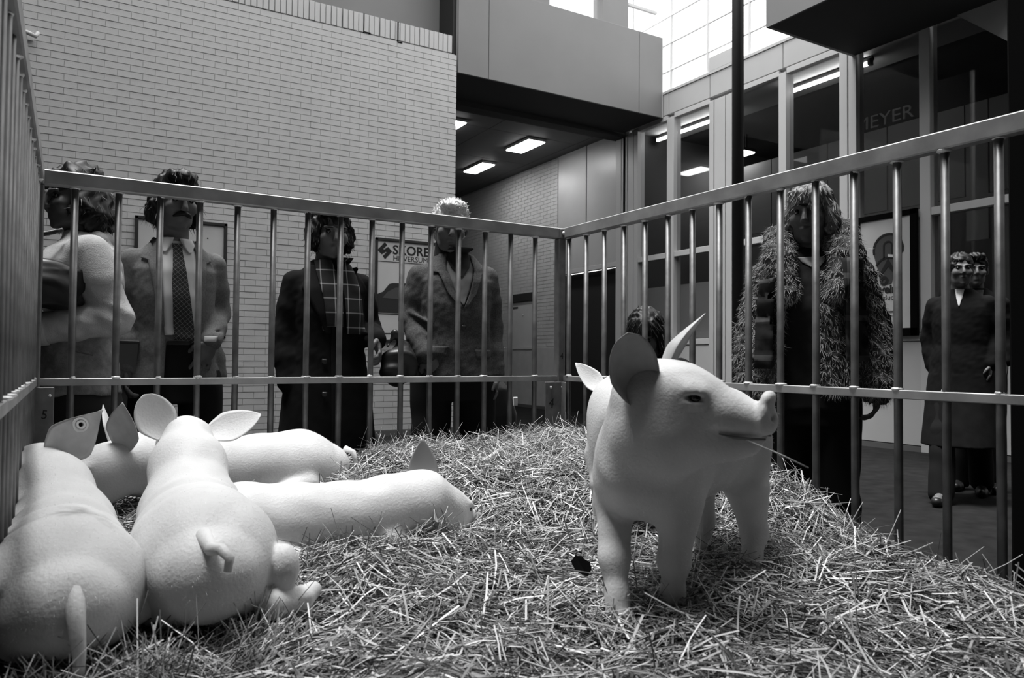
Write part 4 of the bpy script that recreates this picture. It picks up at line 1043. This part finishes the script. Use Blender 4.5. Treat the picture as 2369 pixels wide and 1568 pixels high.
# woman with the plaid scarf
f = Fig('dark haired woman in a long dark coat with a light lined plaid scarf', (.985, 3.28), -6, 1.665, (4, 14, 0))
al = dict(p=((-.142, .02, 1.325), (-.185, .03, 1.10), (-.175, -.03, .885)), d=(.25, -.2, -1), n=(1, .2, 0), s=-1, curl=28)
ar = dict(p=((.142, .02, 1.325), (.195, .05, 1.125), (.175, -.150, 1.075)), d=(.10, -.45, -.75), n=(-.85, .2, -.1), s=-1, curl=40)
f.body({'l': al, 'r': ar})
f.garment('stockings', lambda F: [F.chain([np.array(p)*f.s for p in l[:3]], [.07, .056, .042], .02) for l in LEGS], 'trousers', (-.2, -.2, .05), (.2, .2, .9))
def coat_w(F):
    jacket(F, f.s, .62, (.215, .182, .162, .165, .165, .14), (.150, .135, .120, .124, .112, .09), [al['p'], ar['p']], (.060, .056, .049), (.08, .08), .003)
    F.stack([(.36, 0, 0, .225, .170), (.64, 0, 0, .208, .150), (.9, 0, 0, .18, .13)], .02)
f.garment('coat', coat_w, 'coatdark', (-.36, -.30, .33), (.36, .24, 1.46), .008)
f.patch('coat_front_edge', [(1.30, -.012, .010), (.9, -.010, .012), (.45, -.008, .014)], .006, 'coatdark', nc=3)
for z in (1.12, .98, .84): f.patch('button', [(z+.012, -.050, -.028), (z-.010, -.050, -.028)], .009, 'leather', nc=3, nr=3)
f.patch('lapel', [(1.40, -.10, -.05), (1.30, -.13, -.04), (1.20, -.08, -.02), (1.10, -.035, -.012)], .010, 'coatdark', nc=5)
f.patch('lapel', [(1.40, .05, .11), (1.30, .10, .16), (1.20, .08, .13), (1.10, .05, .07)], .010, 'coatdark', nc=5)
f.patch('scarf', [(1.425, -.075, -.005), (1.36, -.068, .015), (1.25, -.045, .035), (1.13, -.030, .040)], .022, 'scarf', nc=6, th=.012)
f.patch('scarf', [(1.430, .010, .080), (1.36, .030, .105), (1.25, .045, .125), (1.10, .055, .140)], .026, 'scarf', nc=6, th=.012)
f.hair('hairdark', CAPS+[('add', (-.075, .01, -.025), (.035, .065, .07)), ('add', (.075, .01, -.025), (.035, .065, .07)), ('add', (0, .07, -.04), (.08, .05, .08)), ('add', (0, -.045, .10), (.07, .05, .025)), ('sub', (0, -.13, -.01), (.062, .075, .075))], .007, 75, 700, .03)
for x in (-1, 1): ellipsoid('eyebrow', f.h(x*.033, -.096, .030), (.018, .006, .004), 'hairdark', f.root, 10)
shoes(f, LEGS)
F = Field((-.2, -.2, -.3), (.2, .2, .2), .007)
F.ell((0, 0, -.06), (.085, .06, .085), None, .03); F.ell((.02, 0, -.02), (.055, .05, .07), None, .03); F.chain([(-.05, 0, .03), (-.02, 0, .085), (.03, 0, .03)], [.010, .012, .010], .01); F.ripple(.006, 40, 30, 50)
bg = link('handbag', F.mesh('handbag'), 'leather'); bg.location = (1.245, 3.10, 1.02); tag(bg, 'soft black handbag hanging from the hand of the scarf woman', 'bag')

# grey haired man
f = Fig('smiling grey haired man in a buttoned tweed blazer over a V-neck sweater', (1.575, 3.22), -12, 1.74, (-8, 16, 4), 1.0, (-.03, 0, 0))
al = dict(p=((-.165, .02, 1.385), (-.205, .03, 1.185), (-.155, -.10, 1.005)), d=(.55, .05, -.8), n=(.3, 1, 0), s=-1, curl=15)
ar = dict(p=((.165, .02, 1.385), (.195, .04, 1.150), (.200, -.01, .915)), d=(0, -.1, -1), n=(-1, 0, 0), s=-1, curl=28)
f.body({'l': al, 'r': ar}, LG(1.25))
f.garment('trousers', lambda F: trousers(F, LG(1.25), 1, (.10, .085, .08, .095)), 'trousers', (-.34, -.25, .02), (.34, .25, 1.02))
def blz(F):
    jacket(F, 1, .905, (.188, .178, .168, .175, .178, .155), (.135, .130, .124, .130, .118, .096), [al['p'], ar['p']], (.059, .055, .048), (.08, .08), .004)
    F.chain([(.0, -.15, .88), (.0, -.14, .97)], [.035, .008], .01, 'sub')
    for i, z in enumerate((1.0, 1.05, 1.1, 1.16)): F.cap((-.215, -.02, z+.05), (-.14, -.1, z), .012, .008, .012)
f.garment('blazer', blz, 'blazer', (-.36, -.30, .86), (.36, .24, 1.53), .0075)
f.patch('sweater', [(1.49, -.055, .06), (1.42, -.062, .068), (1.32, -.035, .045), (1.245, .004, .012)], .004, 'sweater')
f.patch('polo_neck', [(1.515, -.056, .060), (1.47, -.058, .064), (1.42, -.040, .046), (1.375, .0, .008)], .009, 'turtle')
f.patch('lapel', [(1.49, -.085, -.055), (1.43, -.120, -.064), (1.40, -.125, -.062), (1.395, -.100, -.055), (1.30, -.065, -.030), (1.23, -.010, .004)], .012, 'blazer', nc=5)
f.patch('lapel', [(1.49, .060, .090), (1.43, .070, .128), (1.40, .070, .135), (1.395, .066, .112), (1.30, .040, .078), (1.23, .010, .022)], .012, 'blazer', nc=5)
f.patch('pocket_flap', [(1.055, -.150, -.055), (1.015, -.145, -.070)], .006, 'blazer', nc=5, nr=4); f.patch('pocket_flap', [(1.04, .070, .160), (1.00, .075, .155)], .006, 'blazer', nc=5, nr=4)
f.patch('button', [(1.15, .002, .022), (1.13, .002, .022)], .009, 'leather', nc=3, nr=3)
f.garment('collar_roll', lambda F: F.chain([(-.03, .02, 1.47), (-.03, .015, 1.535)], [.070, .064], .01), 'turtle', (-.15, -.12, 1.38), (.12, .14, 1.62), .007)
f.hair('hairgrey', CAPS+[('add', (0, .06, -.02), (.08, .055, .085)), ('add', (0, -.04, .105), (.062, .05, .028)), ('sub', (0, -.125, .0), (.064, .072, .072))], .004, 95, 1500, .014, down=False)
shoes(f, LG(1.25))
# rounded dark case beside him
F = Field((-.2, -.16, -.05), (.2, .16, .98), .009)
F.stack([(.04, 0, 0, .15, .10), (.70, 0, 0, .15, .10), (.84, -.02, 0, .125, .09), (.93, -.05, 0, .06, .05)], .03); F.ripple(.003, 20, 20, 20)
cs_ = link('trolley_case', F.mesh('trolley_case'), 'leather'); cs_.location = (1.90, 3.46, 0); tag(cs_, 'rounded black trolley case with a small white tag beside the grey haired man', 'case')
box('luggage_tag', (.085, .11, -.108, -.100, .755, .80), 'white', cs_, .002)
for x in (-.1, .1): ellipsoid('wheel', (x, 0, .03), (.02, .03, .03), 'black', cs_, 10)
box('handle', (-.08, -.06, -.012, .012, .90, .97), 'leather', cs_, .004)

# woman at the left, seen from the side
f = Fig('woman with dark curly hair in a light coat turned away at the left fence end', (.02, 3.27), -90, 1.70, (25, 8, 0))
al = dict(p=((.148, .03, 1.365), (.185, .115, 1.135), (.150, -.150, 1.085)), d=(-.2, -1, .1), n=(-.6, 0, -.8), s=1, curl=35)
ar = dict(p=((-.148, .03, 1.365), (-.185, .06, 1.12), (-.13, -.14, 1.08)), d=(.2, -1, .1), n=(.6, 0, -.8), s=1, curl=35)
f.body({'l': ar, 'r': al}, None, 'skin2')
f.garment('skirt', lambda F: F.stack([(.38, 0, 0, .20, .17), (.80, 0, .01, .19, .155), (1.0, 0, 0, .15, .12)], .02), 'skirt', (-.28, -.26, .34), (.28, .26, 1.05))
def lc(F):
    jacket(F, f.s, .88, (.195, .180, .165, .170, .172, .145), (.160, .150, .138, .140, .125, .10), None, (.064, .060, .052), (.07, .075), .004)
    F.ripple(.0025, 12, 40, 56, 1.0); F.ripple(.0014, 60, 90, -70, 2.0)
    F.cap((-.2, .16, 1.285), (.23, .16, 1.285), .006, .006, .006, 'sub')
f.garment('coat', lc, 'coatshade', (-.36, -.34, .83), (.38, .30, 1.47), .0075)
def slv(F):
    for q in (al, ar):
        a_, b_, c_ = [np.array(p) for p in q['p']]; F.chain([a_, (a_+b_)/2, b_, (b_+c_)/2, c_-(c_-b_)*.06], [.066, .066, .063, .059, .054], .02)
        for t_ in (.70, .82, .92, 1.0): m_ = a_+(b_-a_)*t_; F.cap(m_+np.array((.07, -.05, .01)), m_+np.array((.07, .04, -.02)), .009, .005, .010, 'sub')
    F.ripple(.0022, 40, 60, 75)
f.garment('sleeves', slv, 'coatlight', (-.34, -.30, .95), (.34, .26, 1.46), .0075)
def cape(F):
    F.stack([(1.245, 0, 0, .200, .158), (1.34, 0, .006, .188, .148), (1.395, 0, .016, .158, .118), (1.43, 0, .022, .11, .085), (1.46, 0, .026, .075, .078)], .02)
    for q in (al, ar):
        sh, el = np.array(q['p'][0]), np.array(q['p'][1]); F.cap(sh, sh+(el-sh)*.42, .074, .080, .02)
    F.stack([(1.10, 0, 0, .4, .4), (1.252, 0, 0, .4, .4)], .0, 'sub'); F.ripple(.003, 30, 44, 20)
f.garment('shoulder_cape', cape, 'coatlight', (-.34, -.28, 1.20), (.34, .30, 1.48), .0075)
for q in (al,):
    e_, w_ = np.array(q['p'][1]), np.array(q['p'][2]); d_ = (w_-e_)/np.linalg.norm(w_-e_)
    tube('cuff', [w_-d_*.055, w_-d_*.012], [.063, .061], 'coatlight', f.root, 18)
tube('coat_pocket_edge', [(.196, -.03, 1.02), (.196, .05, 1.00)], .004, 'suit', f.root, 6)
f.garment('collar', lambda F: F.chain([(-.07, .06, 1.43), (0, .085, 1.44), (.07, .06, 1.43), (.085, -.02, 1.40)], [.03, .032, .03, .025], .015), 'coatlight', (-.16, -.1, 1.34), (.16, .16, 1.52), .007)
f.hair('hairdark', CAPS+[('add', (-.07, .03, -.04), (.05, .08, .09)), ('add', (.07, .03, -.04), (.05, .08, .09)), ('add', (0, .09, -.05), (.085, .06, .10)), ('add', (0, .03, .10), (.075, .08, .04)), ('sub', (0, -.13, -.02), (.06, .07, .08))], .009, 70, 900, .03)
F = Field((-.25, -.12, -.16), (.25, .12, .30), .008); F.ell((0, 0, 0), (.13, .055, .085), None, .02); F.stack([(-.08, 0, 0, .13, .05), (.05, 0, 0, .115, .045)], .02); F.ripple(.006, 30, 30, 40)
F.chain([(-.09, 0, .05), (-.05, .03, .16), (.06, .06, .20)], [.011, .010, .010], .01)
sb = link('shoulder_bag', F.mesh('shoulder_bag'), 'leather'); sb.location = (-.095, 3.06, 1.245); tag(sb, 'black shoulder bag under the arm of the woman at the left fence end', 'bag')
shoes(f, LEGS)

# woman in the fur coat
f = Fig('fair haired woman with a fringe in an open shaggy fur coat by the right fence', (2.40, 1.865), -50, 1.665, (-14, 10, 0))
al = dict(p=((-.15, .02, 1.315), (-.195, .03, 1.10), (-.200, -.03, .92)), d=(.1, -.15, -1), n=(1, 0, 0), s=-1, curl=30)
ar = dict(p=((.15, .02, 1.315), (.205, .03, 1.10), (.225, -.04, .905)), d=(-.1, -.2, -1), n=(-1, 0, 0), s=-1, curl=30)
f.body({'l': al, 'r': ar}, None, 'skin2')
f.garment('trousers', lambda F: trousers(F, LEGS, f.s, (.10, .085, .08, .095), 1.1), 'trousers', (-.3, -.25, .02), (.3, .25, 1.08))
f.garment('jumper', lambda F: jacket(F, f.s, .86, (.165, .160, .150, .165, .172, .14), (.118, .115, .11, .118, .108, .085), None, (.07, .06, .05), (.06, .062), .003), 'knit', (-.22, -.2, .8), (.22, .2, 1.46)); jb2 = f.bvh
def fc(F):
    jacket(F, f.s, .93, (.228, .210, .195, .190, .185, .165), (.170, .160, .150, .150, .140, .118), [al['p'], ar['p']], (.078, .076, .070), (.10, .10), .006)
    F.stack([(.84, -.035, -.16, .075, .13), (1.10, -.035, -.16, .062, .13), (1.30, -.03, -.16, .060, .14), (1.47, -.02, -.14, .075, .16)], .015, 'sub', 3)
    F.stack([(.82, 0, 0, .162, .122), (1.44, 0, 0, .150, .112)], .01, 'sub')
    F.stack([(1.36, 0, .0, .07, .12), (1.5, 0, 0, .07, .08)], .01, 'sub')
    F.chain([(-.075, -.15, 1.25), (-.115, -.10, 1.37), (-.10, .03, 1.46), (0, .10, 1.48), (.10, .03, 1.47), (.12, -.09, 1.38), (.09, -.16, 1.25)], [.035, .052, .062, .065, .064, .056, .035], .02)
    F.ripple(.005, 55, 45, 50); F.ripple(.006, 140, 110, 90, 1)
fo_ = f.garment('fur_coat', fc, 'fur', (-.40, -.34, .80), (.40, .30, 1.58), .008)
me = fo_.data; n = len(me.vertices); co = np.empty(n*3, np.float32); me.vertices.foreach_get('co', co); no = np.empty(n*3, np.float32); me.vertices.foreach_get('normal', no)
co = co.reshape(-1, 3); no = no.reshape(-1, 3); NF = 34000; kk = RNG.integers(0, n, NF)
D = no[kk]*.55+np.array((0, 0, -.75))+RNG.normal(0, .30, (NF, 3)); D /= np.linalg.norm(D, axis=1)[:, None]
ft_ = link('fur', blades_me('fur', co[kk], D, no[kk], RNG.uniform(.010, .026, NF), .0006), 'furtip', fo_); ft_['kind'] = 'stuff'
f.patch('scarf', [(1.36, .095, .165), (1.20, .105, .182), (1.00, .112, .190)], .046, 'scarf2', nc=5, th=.012); f.patch('scarf', [(1.30, -.180, -.125), (1.15, -.195, -.130), (.97, -.198, -.135)], .046, 'scarf2', nc=5, th=.012)
f.patch('shirt_collar', [(1.385, -.045, .05), (1.365, -.030, .045), (1.345, .0, .03)], .004, 'shirt', nc=4, nr=4, bvh=jb2)
f.hair('hairfair', CAPS+[('add', (-.074, .01, -.03), (.032, .06, .080)), ('add', (.074, .01, -.03), (.032, .06, .080)), ('add', (0, .07, -.05), (.08, .05, .09)), ('add', (0, -.066, .072), (.068, .034, .038)), ('sub', (0, -.13, -.035), (.060, .075, .070))], .004, 120, 2600, .030)
shoes(f, LEGS)

# child behind the right fence
f = Fig('child with short dark hair looking down through the right fence, mostly hidden', (2.27, 2.62), -42, 1.22, (-12, 28, 0), 1.34, (-.02, -.05, 0))
al = dict(p=((-.13, .02, .95), (-.16, .0, .80), (-.10, -.12, .72)), d=(.3, -.8, -.3), n=(.6, 0, -.8), s=-1, curl=30)
ar = dict(p=((.13, .02, .95), (.16, .0, .80), (.10, -.12, .72)), d=(-.3, -.8, -.3), n=(-.6, 0, -.8), s=-1, curl=30)
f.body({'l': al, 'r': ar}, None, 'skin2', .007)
f.garment('coat', lambda F: jacket(F, f.s, .60, arms=[al['p'], ar['p']], sl=(.085, .075, .06)), 'coatdark', (-.28, -.26, .38), (.28, .2, 1.07))
f.garment('trousers', lambda F: trousers(F, LEGS, f.s), 'trousers', (-.25, -.2, .02), (.25, .2, .72))
f.hair('hairdark', CAPS+[('add', (-.075, .02, -.03), (.03, .06, .065)), ('add', (.075, .02, -.03), (.03, .06, .065)), ('add', (0, .075, -.04), (.08, .05, .08)), ('add', (0, -.06, .07), (.07, .04, .05)), ('sub', (0, -.13, -.05), (.058, .07, .075))], .004, 110, 1200, .04)
shoes(f, LEGS)

# two men passing by the shop front
f = Fig('man in a long black overcoat striding past the shop front', (5.60, 3.06), -66, 1.79, (18, 2, 0))
lw = [((-.085, .0, .90), (-.10, -.16, .50), (-.10, -.26, .10), (-.11, -.40, .045)), ((.085, .01, .90), (.10, .10, .50), (.10, .34, .13), (.105, .24, .03))]
al = dict(p=((-.165, .02, 1.42), (-.21, .06, 1.18), (-.18, .02, .96)), d=(0, -.2, -1), n=(1, 0, 0), s=-1); ar = dict(p=((.165, .02, 1.42), (.21, .06, 1.18), (.18, -.06, .98)), d=(0, -.2, -1), n=(-1, 0, 0), s=-1)
f.body({'l': al, 'r': ar}, lw, 'skin', .0085, y_ext=.50)
f.garment('trousers', lambda F: trousers(F, lw, f.s, (.10, .08, .075, .08)), 'trousers', (-.3, -.5, .02), (.3, .5, 1.05), .009)
def oc(F):
    jacket(F, f.s, .70, (.22, .195, .175, .18, .18, .155), (.18, .155, .135, .13, .12, .1), [al['p'], ar['p']], (.062, .058, .050), rip=.003)
    F.stack([(.40, 0, .0, .26, .30), (.72, 0, 0, .23, .20), (.9, 0, 0, .2, .16)], .02)
f.garment('overcoat', oc, 'coatdark', (-.38, -.38, .36), (.38, .38, 1.58), .009)
f.patch('shirt', [(1.53, -.03, .03), (1.46, -.018, .018), (1.40, -.003, .003)], .006, 'shirt', nc=4, nr=5)
f.hair('hairdark', CAPS+[('add', (0, .07, -.04), (.08, .05, .08)), ('sub', (0, -.125, .01), (.064, .07, .07))], .004, 90, 400, .02)
shoes(f, lw)
f = Fig('taller dark haired man in a dark jacket behind the striding man', (6.10, 3.22), -64, 1.84, (10, 4, 0))
al = dict(p=((-.17, .02, 1.45), (-.21, .05, 1.21), (-.08, -.17, 1.10)), d=(.8, -.3, -.1), n=(0, .6, -.5), s=-1); ar = dict(p=((.17, .02, 1.45), (.21, .05, 1.21), (.19, -.03, 1.0)), d=(0, -.2, -1), n=(-1, 0, 0), s=-1)
f.body({'l': al, 'r': ar}, LG(1.2), 'skin', .0085)
f.garment('trousers', lambda F: trousers(F, LG(1.2), f.s), 'trousers', (-.34, -.25, .02), (.34, .25, 1.1), .009)
f.garment('jacket', lambda F: jacket(F, f.s, .80, arms=[al['p'], ar['p']], rip=.003), 'coatdark', (-.38, -.32, .78), (.38, .26, 1.62), .009)
f.patch('collar', [(1.56, -.06, .06), (1.50, -.05, .05), (1.42, -.004, .004)], .006, 'suit', nc=4, nr=5)
f.hair('hairdark', CAPS+[('add', (0, .07, -.04), (.08, .05, .08)), ('add', (0, -.05, .10), (.065, .05, .03)), ('sub', (0, -.125, -.005), (.064, .07, .07))], .005, 90, 400, .02)
shoes(f, LG(1.2))
li = box('paper_scrap', (-.10, .10, -.02, .02, 0, .012), 'paper', None, .003); li.location = (4.9, 2.30, .002); li.rotation_euler = (0, 0, .5); tag(li, 'crumpled paper scrap on the dark floor beyond the right fence', 'litter')
